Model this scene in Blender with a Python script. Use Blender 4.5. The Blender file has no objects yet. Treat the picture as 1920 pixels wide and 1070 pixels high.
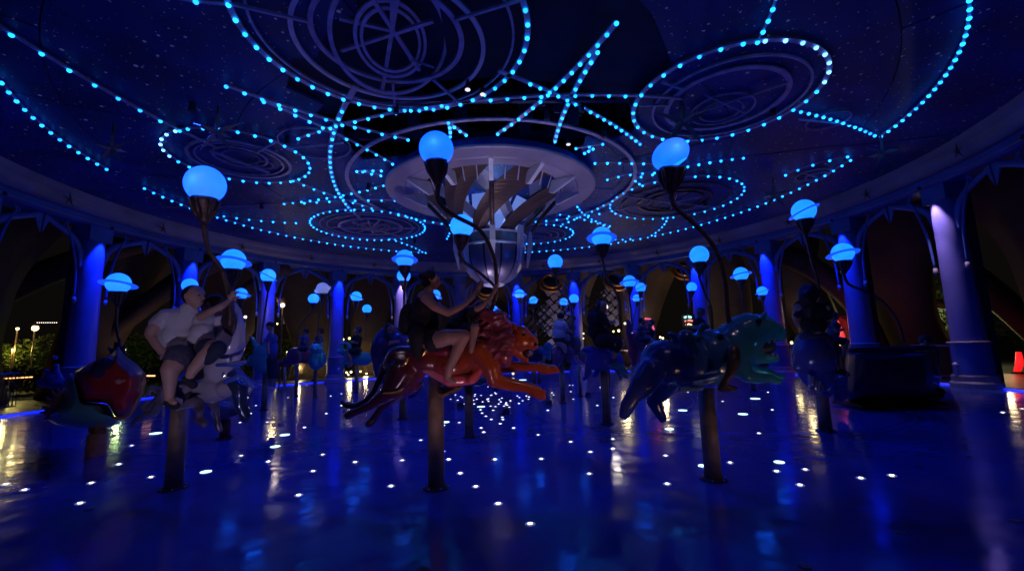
import bpy, bmesh, math, random
from mathutils import Vector, Matrix
random.seed(7)
PI = math.pi
SC = bpy.context.scene
COL = SC.collection

# ------------------------------------------------------------------ camera, world, sun, exposure
PITCH, ROLL, YAW, FPX, CAMH = .1416, .0291, .0418, 825.3, 1.4
cy, sy = math.cos(YAW), math.sin(YAW)
FW = Vector((sy*math.cos(PITCH), cy*math.cos(PITCH), math.sin(PITCH)))
R0 = Vector((cy, -sy, 0)); U0 = R0.cross(FW)
RT = R0*math.cos(ROLL) - U0*math.sin(ROLL)
UP = R0*math.sin(ROLL) + U0*math.cos(ROLL)
cam = bpy.data.objects.new('camera', bpy.data.cameras.new('camera'))
COL.objects.link(cam)
M = Matrix((RT, UP, -FW)).transposed().to_4x4()
M.translation = Vector((0, 0, CAMH))
cam.matrix_world = M
cam.data.sensor_width = 36; cam.data.lens = 36*FPX/1920
cam.data.clip_start = .05; cam.data.clip_end = 800
SC.camera = cam

w = bpy.data.worlds.new('World'); SC.world = w; w.use_nodes = True
nt = w.node_tree; bg = nt.nodes['Background']
sky = nt.nodes.new('ShaderNodeTexSky'); sky.sky_type = 'NISHITA'; sky.sun_disc = False
sky.sun_elevation = math.radians(1); sky.sun_rotation = math.radians(200)
mx = nt.nodes.new('ShaderNodeMix'); mx.data_type = 'RGBA'; mx.blend_type = 'MIX'
mx.inputs[0].default_value = .93
nt.links.new(sky.outputs[0], mx.inputs[6]); mx.inputs[7].default_value = (.75, .58, .6, 1)
nt.links.new(mx.outputs[2], bg.inputs['Color']); bg.inputs['Strength'].default_value = .004
sd = bpy.data.lights.new('moon', 'SUN'); sd.energy = .004; sd.angle = math.radians(.5); sd.color = (1, .95, .85)
so = bpy.data.objects.new('moon', sd); COL.objects.link(so); so.rotation_euler = (math.radians(60), 0, math.radians(200))
SC.view_settings.view_transform = 'Standard'; SC.view_settings.look = 'None'
SC.view_settings.exposure = 0; SC.view_settings.gamma = 1; SC.view_settings.use_curve_mapping = False
SC.render.engine = 'CYCLES'
SC.cycles.use_denoising = True
SC.cycles.max_bounces = 6; SC.cycles.diffuse_bounces = 3; SC.cycles.glossy_bounces = 3
SC.cycles.sample_clamp_indirect = 4

def ray(x, y): return RT*((x-960)/FPX) + UP*(-(y-535)/FPX) + FW
def at(x, y, d): return Vector((0, 0, CAMH)) + ray(x, y)*d           # pixel of the photograph at a depth in metres
def onz(x, y, z):
    d = ray(x, y); return Vector((0, 0, CAMH)) + d*((z-CAMH)/d.z)     # pixel on a level plane

# ------------------------------------------------------------------ measures of the place
CX, CY = 0.0, 12.83      # axis of the carousel
RC = 12.82               # ring of columns
CEIL = 6.29

# ------------------------------------------------------------------ materials
MATS = {}
def mat(name, col, rough=.5, metal=0., var=.25, vs=3., bump=.0, bs=30., coat=0., emit=None, es=0., spec=.5):
    if name in MATS: return MATS[name]
    m = bpy.data.materials.new(name); m.use_nodes = True; MATS[name] = m
    t = m.node_tree; b = t.nodes['Principled BSDF']
    b.inputs['Roughness'].default_value = rough; b.inputs['Metallic'].default_value = metal
    b.inputs['Coat Weight'].default_value = coat; b.inputs['Coat Roughness'].default_value = .08
    b.inputs['Specular IOR Level'].default_value = spec
    b.inputs['Base Color'].default_value = (*col, 1)
    if var > 0 or bump > 0:
        tc = t.nodes.new('ShaderNodeTexCoord')
    if var > 0:
        n = t.nodes.new('ShaderNodeTexNoise'); n.inputs['Scale'].default_value = vs; n.inputs['Detail'].default_value = 5
        t.links.new(tc.outputs['Object'], n.inputs['Vector'])
        r = t.nodes.new('ShaderNodeValToRGB')
        r.color_ramp.elements[0].position = .3; r.color_ramp.elements[1].position = .7
        r.color_ramp.elements[0].color = tuple(c*(1-var) for c in col)+(1,)
        r.color_ramp.elements[1].color = tuple(min(1, c*(1+var)) for c in col)+(1,)
        t.links.new(n.outputs['Fac'], r.inputs['Fac']); t.links.new(r.outputs['Color'], b.inputs['Base Color'])
        mr = t.nodes.new('ShaderNodeMapRange'); mr.inputs['To Min'].default_value = max(.02, rough*.75); mr.inputs['To Max'].default_value = min(1, rough*1.3)
        t.links.new(n.outputs['Fac'], mr.inputs['Value']); t.links.new(mr.outputs['Result'], b.inputs['Roughness'])
    if bump > 0:
        n2 = t.nodes.new('ShaderNodeTexNoise'); n2.inputs['Scale'].default_value = bs; n2.inputs['Detail'].default_value = 4
        t.links.new(tc.outputs['Object'], n2.inputs['Vector'])
        bp = t.nodes.new('ShaderNodeBump'); bp.inputs['Strength'].default_value = bump; bp.inputs['Distance'].default_value = .02
        t.links.new(n2.outputs['Fac'], bp.inputs['Height']); t.links.new(bp.outputs['Normal'], b.inputs['Normal'])
    if emit:
        b.inputs['Emission Color'].default_value = (*emit, 1); b.inputs['Emission Strength'].default_value = es
    return m

def mat_lamp(name, col, strength, base=(.5, .6, .7), vary=0.):
    m = mat(name, base, .35, var=0, emit=col, es=strength); t = m.node_tree; b = t.nodes['Principled BSDF']
    if vary and not m.get('varied'):
        m['varied'] = 1; oi = t.nodes.new('ShaderNodeObjectInfo'); tc = t.nodes.new('ShaderNodeTexCoord'); n = t.nodes.new('ShaderNodeTexNoise'); n.inputs['Scale'].default_value = 6 if vary < .3 else 1
        t.links.new(tc.outputs['Object'], n.inputs['Vector'])
        a = t.nodes.new('ShaderNodeMapRange'); a.inputs['To Min'].default_value = strength*(1-vary); a.inputs['To Max'].default_value = strength*(1+vary); t.links.new(oi.outputs['Random'], a.inputs['Value'])
        c = t.nodes.new('ShaderNodeMapRange'); c.inputs['From Min'].default_value = .3; c.inputs['From Max'].default_value = .7; c.inputs['To Min'].default_value = .82; c.inputs['To Max'].default_value = 1.12; t.links.new(n.outputs['Fac'], c.inputs['Value'])
        q = t.nodes.new('ShaderNodeMath'); q.operation = 'MULTIPLY'; t.links.new(a.outputs['Result'], q.inputs[0]); t.links.new(c.outputs['Result'], q.inputs[1]); t.links.new(q.outputs[0], b.inputs['Emission Strength'])
    return m

# painted stars on a dark blue ceiling
def mat_ceiling():
    m = mat('painted_star_ceiling', (.022, .03, .15), .55, var=.0)
    t = m.node_tree; b = t.nodes['Principled BSDF']
    tc = t.nodes.new('ShaderNodeTexCoord')
    n = t.nodes.new('ShaderNodeTexNoise'); n.inputs['Scale'].default_value = .9; n.inputs['Detail'].default_value = 8
    t.links.new(tc.outputs['Object'], n.inputs['Vector'])
    r = t.nodes.new('ShaderNodeValToRGB'); r.color_ramp.elements[0].color = (.004, .018, .12, 1); r.color_ramp.elements[1].color = (.012, .045, .28, 1)
    r.color_ramp.elements[0].position = .35; r.color_ramp.elements[1].position = .7
    t.links.new(n.outputs['Fac'], r.inputs['Fac'])
    prev = r.outputs['Color']; em = None
    for sc_, th, seed in ((2.6, .062, 0.), (5., .065, 5.), (1.3, .045, 9.)):
        mp = t.nodes.new('ShaderNodeMapping'); mp.inputs['Location'].default_value = (seed, seed*.7, 0)
        t.links.new(tc.outputs['Object'], mp.inputs['Vector'])
        v = t.nodes.new('ShaderNodeTexVoronoi'); v.voronoi_dimensions = '2D'; v.inputs['Scale'].default_value = sc_
        t.links.new(mp.outputs[0], v.inputs['Vector'])
        sp = t.nodes.new('ShaderNodeSeparateColor'); t.links.new(v.outputs['Color'], sp.inputs[0])
        mul = t.nodes.new('ShaderNodeMath'); mul.operation = 'MULTIPLY'; mul.inputs[1].default_value = th
        t.links.new(sp.outputs[0], mul.inputs[0])
        lt = t.nodes.new('ShaderNodeMath'); lt.operation = 'LESS_THAN'
        t.links.new(v.outputs['Distance'], lt.inputs[0]); t.links.new(mul.outputs[0], lt.inputs[1])
        x = t.nodes.new('ShaderNodeMix'); x.data_type = 'RGBA'
        t.links.new(lt.outputs[0], x.inputs[0]); t.links.new(prev, x.inputs[6]); x.inputs[7].default_value = (.6, .55, .62, 1)
        prev = x.outputs[2]
        if em is None: em = lt.outputs[0]
        else:
            mxm = t.nodes.new('ShaderNodeMath'); mxm.operation = 'MAXIMUM'; t.links.new(em, mxm.inputs[0]); t.links.new(lt.outputs[0], mxm.inputs[1]); em = mxm.outputs[0]
    t.links.new(prev, b.inputs['Base Color'])
    # the star dots emit weakly
    es = t.nodes.new('ShaderNodeMath'); es.operation = 'MULTIPLY'; es.inputs[1].default_value = .028; t.links.new(em, es.inputs[0])
    b.inputs['Emission Color'].default_value = (.8, .75, 1, 1); t.links.new(es.outputs[0], b.inputs['Emission Strength'])
    return m

def mat_floor():
    m = mat('glossy_blue_floor', (.16, .2, .34), .16, var=0)
    t = m.node_tree; b = t.nodes['Principled BSDF']
    tc = t.nodes.new('ShaderNodeTexCoord')
    n = t.nodes.new('ShaderNodeTexNoise'); n.inputs['Scale'].default_value = .7; n.inputs['Detail'].default_value = 9; n.inputs['Roughness'].default_value = .65
    t.links.new(tc.outputs['Object'], n.inputs['Vector'])
    r = t.nodes.new('ShaderNodeValToRGB'); r.color_ramp.elements[0].color = (.025, .065, .32, 1); r.color_ramp.elements[1].color = (.055, .115, .54, 1)
    r.color_ramp.elements[0].position = .3; r.color_ramp.elements[1].position = .72
    t.links.new(n.outputs['Fac'], r.inputs['Fac']); t.links.new(r.outputs['Color'], b.inputs['Base Color'])
    n3 = t.nodes.new('ShaderNodeTexNoise'); n3.inputs['Scale'].default_value = 3.3; n3.inputs['Detail'].default_value = 6
    t.links.new(tc.outputs['Object'], n3.inputs['Vector'])
    mr = t.nodes.new('ShaderNodeMapRange'); mr.inputs['From Min'].default_value = .3; mr.inputs['From Max'].default_value = .75
    mr.inputs['To Min'].default_value = .05; mr.inputs['To Max'].default_value = .22
    t.links.new(n3.outputs['Fac'], mr.inputs['Value']); t.links.new(mr.outputs['Result'], b.inputs['Roughness'])
    n2 = t.nodes.new('ShaderNodeTexNoise'); n2.inputs['Scale'].default_value = 2.2; n2.inputs['Detail'].default_value = 2
    t.links.new(tc.outputs['Object'], n2.inputs['Vector'])
    bp = t.nodes.new('ShaderNodeBump'); bp.inputs['Strength'].default_value = .35; bp.inputs['Distance'].default_value = .02
    t.links.new(n2.outputs['Fac'], bp.inputs['Height']); t.links.new(bp.outputs['Normal'], b.inputs['Normal'])
    return m

M_CEIL = mat_ceiling(); M_FLOOR = mat_floor()
M_ATTIC = mat('attic_black', (.012, .016, .05), .8)
M_BOARD = mat('attic_board', (.05, .06, .15), .7)
M_CORN = mat('lavender_grey_plaster', (.26, .23, .28), .55, vs=1.2, bump=.15, bs=8)
M_FASC = mat('blue_painted_steel', (.06, .12, .42), .4, vs=2)
M_COLM = mat('column_paint', (.17, .17, .5), .38, var=.12, vs=1.5, bump=.08, bs=12)
M_TRACK = mat('brushed_track_metal', (.55, .46, .60), .45, metal=.3, vs=6)
M_LED = mat_lamp('led_bulb', (.02, .78, 3.4), 1.6, vary=.35)
M_LEDW = mat_lamp('led_bulb_pale', (.3, 1.1, 3.2), 1.6, vary=.3)
M_GLOBE = mat_lamp('blue_globe_glass', (.008, .215, 3.0), 1.1, vary=.1)
M_GLOBE3 = mat_lamp('far_globe_glass', (.012, .32, 3.2), 1.1, vary=.15)
M_GLOBE2 = mat_lamp('pale_globe_glass', (.12, .15, .42), 1.0)  # weak glow put into the glass of the unlit lamp
M_RINGG = mat_lamp('planet_ring_glass', (.008, .10, 1.1), .8, base=(.1, .2, .5))
M_BRONZE = mat('dark_bronze', (.16, .10, .075), .42, metal=.5, var=.4, vs=14, bump=.3, bs=40)
M_POLE = mat('pole_paint', (.30, .22, .16), .5, metal=.1, var=.35, vs=8, bump=.2)
M_PLATE = mat('chandelier_plate', (.40, .34, .42), .5, metal=.25, var=.12, vs=2, bump=.08, bs=6)
M_BLADE = mat('chandelier_blade', (.12, .07, .055), .5, metal=.35, var=.15, vs=3)
M_BLADEB = mat('chandelier_blade_inner', (.25, .28, .36), .35, metal=.5, var=.1)
M_FIN = mat('chandelier_fin', (.82, .80, .84), .45, metal=.1, var=.1)
M_BOWL = mat('bowl_panel', (.27, .24, .32), .32, metal=.6, var=.1)
M_SEAM = mat('dark_seam', (.012, .012, .025), .6)
M_JOINT = mat('floor_joint_filler', (.015, .025, .11), .4)
M_BROWN = mat('brown_plaster', (.085, .055, .038), .75, var=.35, vs=1.1, bump=.5, bs=4)
M_GROUND = mat('dark_paving', (.04, .04, .045), .7, var=.4)
M_STAR = mat_lamp('floor_star_light', (1., .96, .8), 4.5, vary=.4)
M_STARR = mat_lamp('floor_star_halo', (.35, .42, .9), .22, vary=.3)  # dim glowing ring stands in for the halo round each light
M_STARC = mat_lamp('floor_star_light_cool', (.55, 1., .9), 2.6)
M_WARM = mat_lamp('warm_bulb', (1., .68, .28), 5)
M_YEL = mat_lamp('yellow_bulb', (1., .85, .3), 3)
M_SKIN = mat('skin', (.42, .25, .2), .5, var=.1, vs=5)
M_BLACK = mat('black_cloth', (.012, .012, .018), .85, var=.3, bump=.3, bs=60)
M_NAVY = mat('navy_cloth', (.015, .022, .06), .85, var=.3, bump=.3, bs=60)
M_WHITE = mat('white_cloth', (.52, .50, .56), .8, var=.08, bump=.4, bs=30)
M_BLUEC = mat('blue_cloth', (.06, .1, .4), .8, var=.2, bump=.3, bs=40)
M_HAIR = mat('dark_hair', (.02, .013, .012), .55, var=.3, vs=30)
M_HAIRG = mat('grey_hair', (.16, .13, .12), .6, var=.3, vs=30)
M_DENIM = mat('patterned_shorts', (.05, .05, .09), .8, var=.5, vs=20)

# ------------------------------------------------------------------ mesh helpers
def link(name, me, m=None, parent=None, smooth=False, kind=None):
    o = bpy.data.objects.new(name, me)
    if m is not None and not me.materials: me.materials.append(m)
    if smooth:
        me.polygons.foreach_set('use_smooth', [True]*len(me.polygons))
    COL.objects.link(o)
    if parent: o.parent = parent
    if kind: o['kind'] = kind
    return o
def obj(name, bm, m=None, parent=None, smooth=False, kind=None, base=None):
    """bmesh in world coordinates -> object; under a parent Empty the vertices are made local to it"""
    b = base
    if b is None and parent is not None:
        b = Vector(parent.get('_base', (0, 0, 0)))
        if '_mw' in parent.keys(): b = None
    if b is not None:
        bmesh.ops.translate(bm, verts=bm.verts, vec=-Vector(b))
    me = bpy.data.meshes.new(name); bm.to_mesh(me); bm.free()
    return link(name, me, m, parent, smooth, kind)
def thing(name, label, cat, loc=(0, 0, 0), group=None):
    o = bpy.data.objects.new(name, None); o.empty_display_size = .1; COL.objects.link(o)
    o.location = loc; o['label'] = label; o['category'] = cat
    if group: o['group'] = group
    o['_base'] = tuple(loc)
    return o
def tag(o, label, cat, group=None):
    o['label'] = label; o['category'] = cat
    if group: o['group'] = group
    return o
def part(name, bm, m, t, **k):            # part of a thing, also of a part (whose origin equals the thing's)
    root = t
    while root.parent: root = root.parent
    b = Vector(root['_base']) if '_base' in root.keys() else Vector((0, 0, 0))
    return obj(name, bm, m, t, base=b, **k)

def frame_of(d):
    d = d.normalized(); a = Vector((0, 0, 1)) if abs(d.z) < .9 else Vector((1, 0, 0))
    u = d.cross(a).normalized(); return u, d.cross(u)
def tube(bm, pts, rad, seg=10, cap=True, flat=1.0, up=None):
    pts = [Vector(p) for p in pts]; n = len(pts); rings = []
    if not isinstance(rad, (list, tuple)): rad = [rad]*n
    pu = None
    for i, p in enumerate(pts):
        d = (pts[min(i+1, n-1)]-pts[max(i-1, 0)])
        if up is not None:
            v = Vector(up); u = d.cross(v)
            if u.length < 1e-6: u = Vector((1, 0, 0))
            u.normalize(); v = u.cross(d).normalized()
        elif pu is None: u, v = frame_of(d)
        else:
            dn = d.normalized(); u = (pu-dn*pu.dot(dn))
            u = u.normalized() if u.length > 1e-5 else frame_of(d)[0]; v = dn.cross(u)
        pu = u
        rings.append([bm.verts.new(p+u*math.cos(2*PI*k/seg)*rad[i]+v*math.sin(2*PI*k/seg)*rad[i]*flat) for k in range(seg)])
    for a, b in zip(rings, rings[1:]):
        for k in range(seg): bm.faces.new((a[k], a[(k+1) % seg], b[(k+1) % seg], b[k]))
    if cap:
        bm.faces.new(rings[0][::-1]); bm.faces.new(rings[-1])
    return bm
def spline(pts, n=8):
    P = [Vector(p) for p in pts]; out = []
    if len(P) < 3: return [P[0].lerp(P[-1], k/n) for k in range(n+1)]
    Q = [P[0]*2-P[1]]+P+[P[-1]*2-P[-2]]
    for i in range(1, len(Q)-2):
        for k in range(n):
            t = k/n; a, b, c, d = Q[i-1:i+3]
            out.append(.5*((2*b)+(c-a)*t+(2*a-5*b+4*c-d)*t*t+(3*b-a-3*c+d)*t**3))
    out.append(P[-1]); return out
def lerp_list(r, n):
    out = []
    for k in range(n):
        t = k/(n-1)*(len(r)-1); i = min(int(t), len(r)-2); out.append(r[i]+(r[i+1]-r[i])*(t-i))
    return out
def stube(bm, pts, rads, n=8, seg=10, **k):
    s = spline(pts, n); return tube(bm, s, lerp_list(rads if isinstance(rads, (list, tuple)) else [rads, rads], len(s)), seg, **k)
def lathe(bm, prof, c=(0, 0, 0), seg=24, a0=0., a1=2*PI, close=False):
    """profile [(r,z)] about the vertical through c"""
    full = abs(a1-a0-2*PI) < 1e-6; ns = seg if full else seg+1; rings = []
    for r, z in prof:
        if r < 1e-5: rings.append([bm.verts.new((c[0], c[1], c[2]+z))])
        else: rings.append([bm.verts.new((c[0]+r*math.cos(a0+(a1-a0)*k/seg), c[1]+r*math.sin(a0+(a1-a0)*k/seg), c[2]+z)) for k in range(ns)])
    pr = list(zip(rings, rings[1:]))
    if close: pr.append((rings[-1], rings[0]))
    for a, b in pr:
        for k in range(seg):
            k2 = (k+1) % ns
            if len(a) == 1 and len(b) == 1: continue
            if len(a) == 1: bm.faces.new((a[0], b[k2], b[k]))
            elif len(b) == 1: bm.faces.new((a[k], a[k2], b[0]))
            else: bm.faces.new((a[k], a[k2], b[k2], b[k]))
    if not full and close:
        bm.faces.new([r[0] for r in rings]); bm.faces.new([r[-1] for r in rings][::-1])
    return bm
def box(bm, c, s, rot=None):
    c = Vector(c); hs = [x/2 for x in s]; vs = []
    for x in (-1, 1):
        for y in (-1, 1):
            for z in (-1, 1):
                p = Vector((x*hs[0], y*hs[1], z*hs[2]))
                if rot is not None: p = rot @ p
                vs.append(bm.verts.new(c+p))
    for f in ((0, 1, 3, 2), (4, 6, 7, 5), (0, 4, 5, 1), (2, 3, 7, 6), (0, 2, 6, 4), (1, 5, 7, 3)): bm.faces.new([vs[i] for i in f])
    return bm
def sphere(bm, c, r, seg=14, rings=9, rot=None):
    if not isinstance(r, (tuple, list)): r = (r, r, r)
    c = Vector(c); R = []
    def P(x, y, z):
        p = Vector((x*r[0], y*r[1], z*r[2]))
        if rot is not None: p = rot @ p
        return bm.verts.new(c+p)
    R.append([P(0, 0, -1)])
    for i in range(1, rings):
        a = -PI/2+PI*i/rings
        R.append([P(math.cos(a)*math.cos(2*PI*k/seg), math.cos(a)*math.sin(2*PI*k/seg), math.sin(a)) for k in range(seg)])
    R.append([P(0, 0, 1)])
    for a, b in zip(R, R[1:]):
        for k in range(seg):
            k2 = (k+1) % seg
            if len(a) == 1: bm.faces.new((a[0], b[k2], b[k]))
            elif len(b) == 1: bm.faces.new((a[k], a[k2], b[0]))
            else: bm.faces.new((a[k], a[k2], b[k2], b[k]))
    return bm
def capsule(bm, p0, r0, p1, r1, seg=12):
    p0, p1 = Vector(p0), Vector(p1); d = p1-p0
    if d.length < 1e-5: return sphere(bm, p0, r0)
    dn = d.normalized(); pts, rs = [], []
    for k in range(0, 5):
        a = PI/2*k/5; pts.append(p0-dn*r0*math.cos(a)); rs.append(max(1e-4, r0*math.sin(a)))
    for t in (0, .5, 1): pts.append(p0+d*t); rs.append(r0+(r1-r0)*t)
    for k in range(4, -1, -1):
        a = PI/2*k/5; pts.append(p1+dn*r1*math.cos(a)); rs.append(max(1e-4, r1*math.sin(a)))
    return tube(bm, pts, rs, seg)
def bake(o):
    dg = bpy.context.evaluated_depsgraph_get(); e = o.evaluated_get(dg)
    me = bpy.data.meshes.new_from_object(e); old = o.data; o.modifiers.clear(); o.data = me
    if not me.materials and old.materials: me.materials.append(old.materials[0])
    bpy.data.meshes.remove(old)
def blob(name, comps, m, t, vox=.02, sm=6, disp=None):
    """one continuous skin over tapered capsules ('c', p0,r0,p1,r1) and ellipsoids ('e', c,(rx,ry,rz),rot)"""
    bm = bmesh.new()
    for c in comps:
        if c[0] == 'c': capsule(bm, *c[1:])
        else: sphere(bm, c[1], c[2], 18, 12, c[3] if len(c) > 3 else None)
    bmesh.ops.recalc_face_normals(bm, faces=bm.faces)
    o = part(name, bm, m, t)
    r = o.modifiers.new('r', 'REMESH'); r.mode = 'VOXEL'; r.voxel_size = vox; r.use_smooth_shade = True
    s = o.modifiers.new('s', 'SMOOTH'); s.factor = .5; s.iterations = sm
    if disp:
        tx = bpy.data.textures.new(name+'_folds', 'CLOUDS'); tx.noise_scale = disp[0]
        dm = o.modifiers.new('d', 'DISPLACE'); dm.texture = tx; dm.strength = disp[1]; dm.mid_level = .5
    bake(o)
    o.data.polygons.foreach_set('use_smooth', [True]*len(o.data.polygons))
    return o
def lamp_spot(name, loc, target, energy, color, angle=60, blend=.4, radius=.04, parent=None):
    l = bpy.data.lights.new(name, 'SPOT'); l.energy = energy; l.color = color; l.spot_size = math.radians(angle); l.spot_blend = blend; l.shadow_soft_size = radius
    o = bpy.data.objects.new(name, l); COL.objects.link(o); loc = Vector(loc)
    o.rotation_euler = (Vector(target)-loc).to_track_quat('-Z', 'Y').to_euler()
    if parent: o.parent = parent; loc = loc-Vector(parent['_base'])
    o.location = loc; return o
def lamp_point(name, loc, energy, color, radius=.05, parent=None):
    l = bpy.data.lights.new(name, 'POINT'); l.energy = energy; l.color = color; l.shadow_soft_size = radius
    o = bpy.data.objects.new(name, l); COL.objects.link(o); loc = Vector(loc)
    if parent: o.parent = parent; loc = loc-Vector(parent['_base'])
    o.location = loc; return o
def fit_circle(P):
    import numpy as np
    A = np.array([[2*p.x, 2*p.y, 1] for p in P]); b = np.array([p.x**2+p.y**2 for p in P])
    s = np.linalg.lstsq(A, b, rcond=None)[0]; return s[0], s[1], math.sqrt(s[2]+s[0]**2+s[1]**2)
C0 = Vector((CX, CY, 0))
def polar(r, a, z=0): return Vector((CX+r*math.sin(a), CY+r*math.cos(a), z))   # a = 0 is away from the camera
#@@SETTING
# ================================================================== SETTING
bm = bmesh.new()
lathe(bm, [(0, -.06), (60, -.06), (200, -.06), (600, -.06)], C0, 96)
obj('ground', bm, M_GROUND, kind='structure')
bm = bmesh.new()
lathe(bm, [(0, 0), (4, 0), (9, 0), (13.05, 0), (13.05, -.05)], C0, 144)
floor = obj('floor', bm, M_FLOOR, kind='structure')
# joints of the turntables and rings in the floor
def floor_ring(cx, cy_, r, wd=.022):
    bm = bmesh.new(); lathe(bm, [(r-wd, .0015), (r-wd*.8, .004), (r+wd*.8, .004), (r+wd, .0015)], (cx, cy_, 0), 128)
    obj('floor_joint', bm, M_JOINT, floor)
floor_ring(CX, CY, 5.2, .005)
for c_, r in (((4.5, 10.3), 3.9), ((-4.6, 10.4), 3.4)): floor_ring(c_[0], c_[1], r, .012)
floor_ring(4.5, 10.3, 3.72, .007)
# walkway outside the columns
bm = bmesh.new()
lathe(bm, [(13.06, -.05), (13.06, .05), (13.3, .055), (17.5, .055), (17.5, -.05)], C0, 144)
M_WALK = mat('walkway_stone', (.035, .035, .045), .35, var=.3, vs=2, bump=.1)
obj('walkway', bm, M_WALK, kind='structure')
bm = bmesh.new(); lathe(bm, [(13.02, .008), (13.05, .008), (13.05, .035), (13.02, .035)], C0, 144, a0=math.radians(-20), a1=math.radians(200), close=True)
o = obj('edge_light_strip', bm, mat_lamp('edge_strip_glow', (.01, .04, 2.0), 1.)); tag(o, 'thin glowing blue light strip along the far edge of the round blue floor', 'light strip')

# star lights set in the floor
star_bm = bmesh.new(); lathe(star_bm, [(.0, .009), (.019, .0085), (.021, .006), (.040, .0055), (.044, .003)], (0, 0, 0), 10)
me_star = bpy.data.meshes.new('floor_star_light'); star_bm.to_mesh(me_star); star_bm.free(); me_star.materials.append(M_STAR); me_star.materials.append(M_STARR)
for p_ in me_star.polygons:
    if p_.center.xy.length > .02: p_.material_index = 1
star_bm = bmesh.new(); lathe(star_bm, [(.0, .007), (.042, .007), (.047, .004)], (0, 0, 0), 14)
me_star2 = bpy.data.meshes.new('floor_disc_light'); star_bm.to_mesh(me_star2); star_bm.free(); me_star2.materials.append(M_STARC)
rim_bm = bmesh.new(); lathe(rim_bm, [(.026, .005), (.036, .006), (.044, .002)], (0, 0, 0), 12)
SP = """11,907 46,918 150,943 171,905 223,870 283,894 247,835 452,854 503,865 501,791 605,852 666,866 587,883 560,928 571,801 733,911 754,863 789,825
831,846 841,861 863,887 892,912 934,944 928,861 832,797 861,792 907,810 902,802 921,786 938,794 994,982 1009,815 1015,860 1070,828 1107,847 1105,888
1149,823 1149,841 1171,790 1248,854 1251,907 1369,867 1423,812 1448,768 1415,747 1456,883 1510,880 1500,909 1614,896 1672,891 1880,773 1917,766 1355,752
1027,769 963,802 901,768 904,774 911,780 943,786 942,782 925,769 920,761 901,762 949,755 957,751 939,753 935,757 929,762 914,748 916,752 905,753 902,741
891,739 890,742 888,750 894,748 867,745 858,750 864,743 854,740 845,748 915,725 928,736 922,740 920,741 916,747 914,749 948,758 945,761 951,759 955,763
953,769 970,742 974,745 980,751 973,756 987,742 992,744 991,748 1035,736 1038,740 1068,722 1070,734 1074,722 954,774 871,757 889,757 930,738 941,746 936,749
450,792 470,775 620,742 640,738 655,733 640,760 700,745 612,775 540,745 560,735 575,722 655,720 690,730 1100,740 1125,726 1150,745 1165,760 1200,742
1215,735 1230,750 1190,725 1180,735 1120,760 1290,735 1310,745 1330,728 1240,722 1260,730 1495,742 1440,735 1075,748 1085,730 720,735 745,725 480,760 465,745"""
rnd = random.Random(3)
k = 0
seen = []
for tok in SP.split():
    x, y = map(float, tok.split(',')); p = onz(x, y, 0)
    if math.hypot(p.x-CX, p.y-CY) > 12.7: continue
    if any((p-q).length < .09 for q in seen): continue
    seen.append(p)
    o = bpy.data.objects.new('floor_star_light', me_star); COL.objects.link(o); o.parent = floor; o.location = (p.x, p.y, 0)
for x, y in ((292, 812), (213, 795), (386, 884), (516, 837), (534, 815), (835, 791), (1255, 804), (1280, 769), (1318, 873), (1393, 776), (1461, 866), (902, 762), (1416, 747), (600, 705), (980, 712)):
    p = onz(x, y, 0); o = bpy.data.objects.new('floor_disc_light', me_star2); COL.objects.link(o); o.parent = floor; o.location = (p.x, p.y, 0)
    s = (onz(x, y, 0)-Vector((0, 0, 1.4))).length/5.2; o.scale = (s, s, 1)

# ---- ceiling: painted panels with an irregular opening
HOLE = [(1.2, 4.2), (1.89, 5.3), (2.49, 5.9), (3.01, 6.68), (3.32, 7.19), (3.06, 7.76), (2.9, 8.42), (3.33, 9.44), (2.95, 9.88), (2.27, 9.68), (2.3, 10.6), (1.0, 11.0),
        (-1.0, 11.1), (-2.3, 10.7), (-3.29, 10.87), (-3.45, 9.75), (-3.2, 9.2), (-3.61, 8.65), (-3.3, 8.3), (-3.75, 7.71), (-3.27, 6.87), (-2.9, 6.9), (-2.33, 6.02), (-1.9, 5.9), (-1.72, 5.09), (-.67, 4.3)]
hb = bmesh.new()
a_ = [hb.verts.new((x, y, 6.0)) for x, y in HOLE]; b_ = [hb.verts.new((x, y, 6.6)) for x, y in HOLE]
hb.faces.new(a_[::-1]); hb.faces.new(b_)
for i in range(len(HOLE)):
    j = (i+1) % len(HOLE); hb.faces.new((a_[i], a_[j], b_[j], b_[i]))
bmesh.ops.recalc_face_normals(hb, faces=hb.faces)
hme = bpy.data.meshes.new('cutter'); hb.to_mesh(hme); hb.free(); cutter = bpy.data.objects.new('cutter', hme); COL.objects.link(cutter)
ceil_root = None
bm = bmesh.new(); lathe(bm, [(5.2, 6.42), (12.3, 6.42), (12.3, 6.5), (5.2, 6.5)], C0, 96, close=True)
ceil_root = obj('ceiling', bm, M_ATTIC, kind='structure')
radii = [0.6, 3.9, 6.6, 9.4, 12.05]
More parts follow.
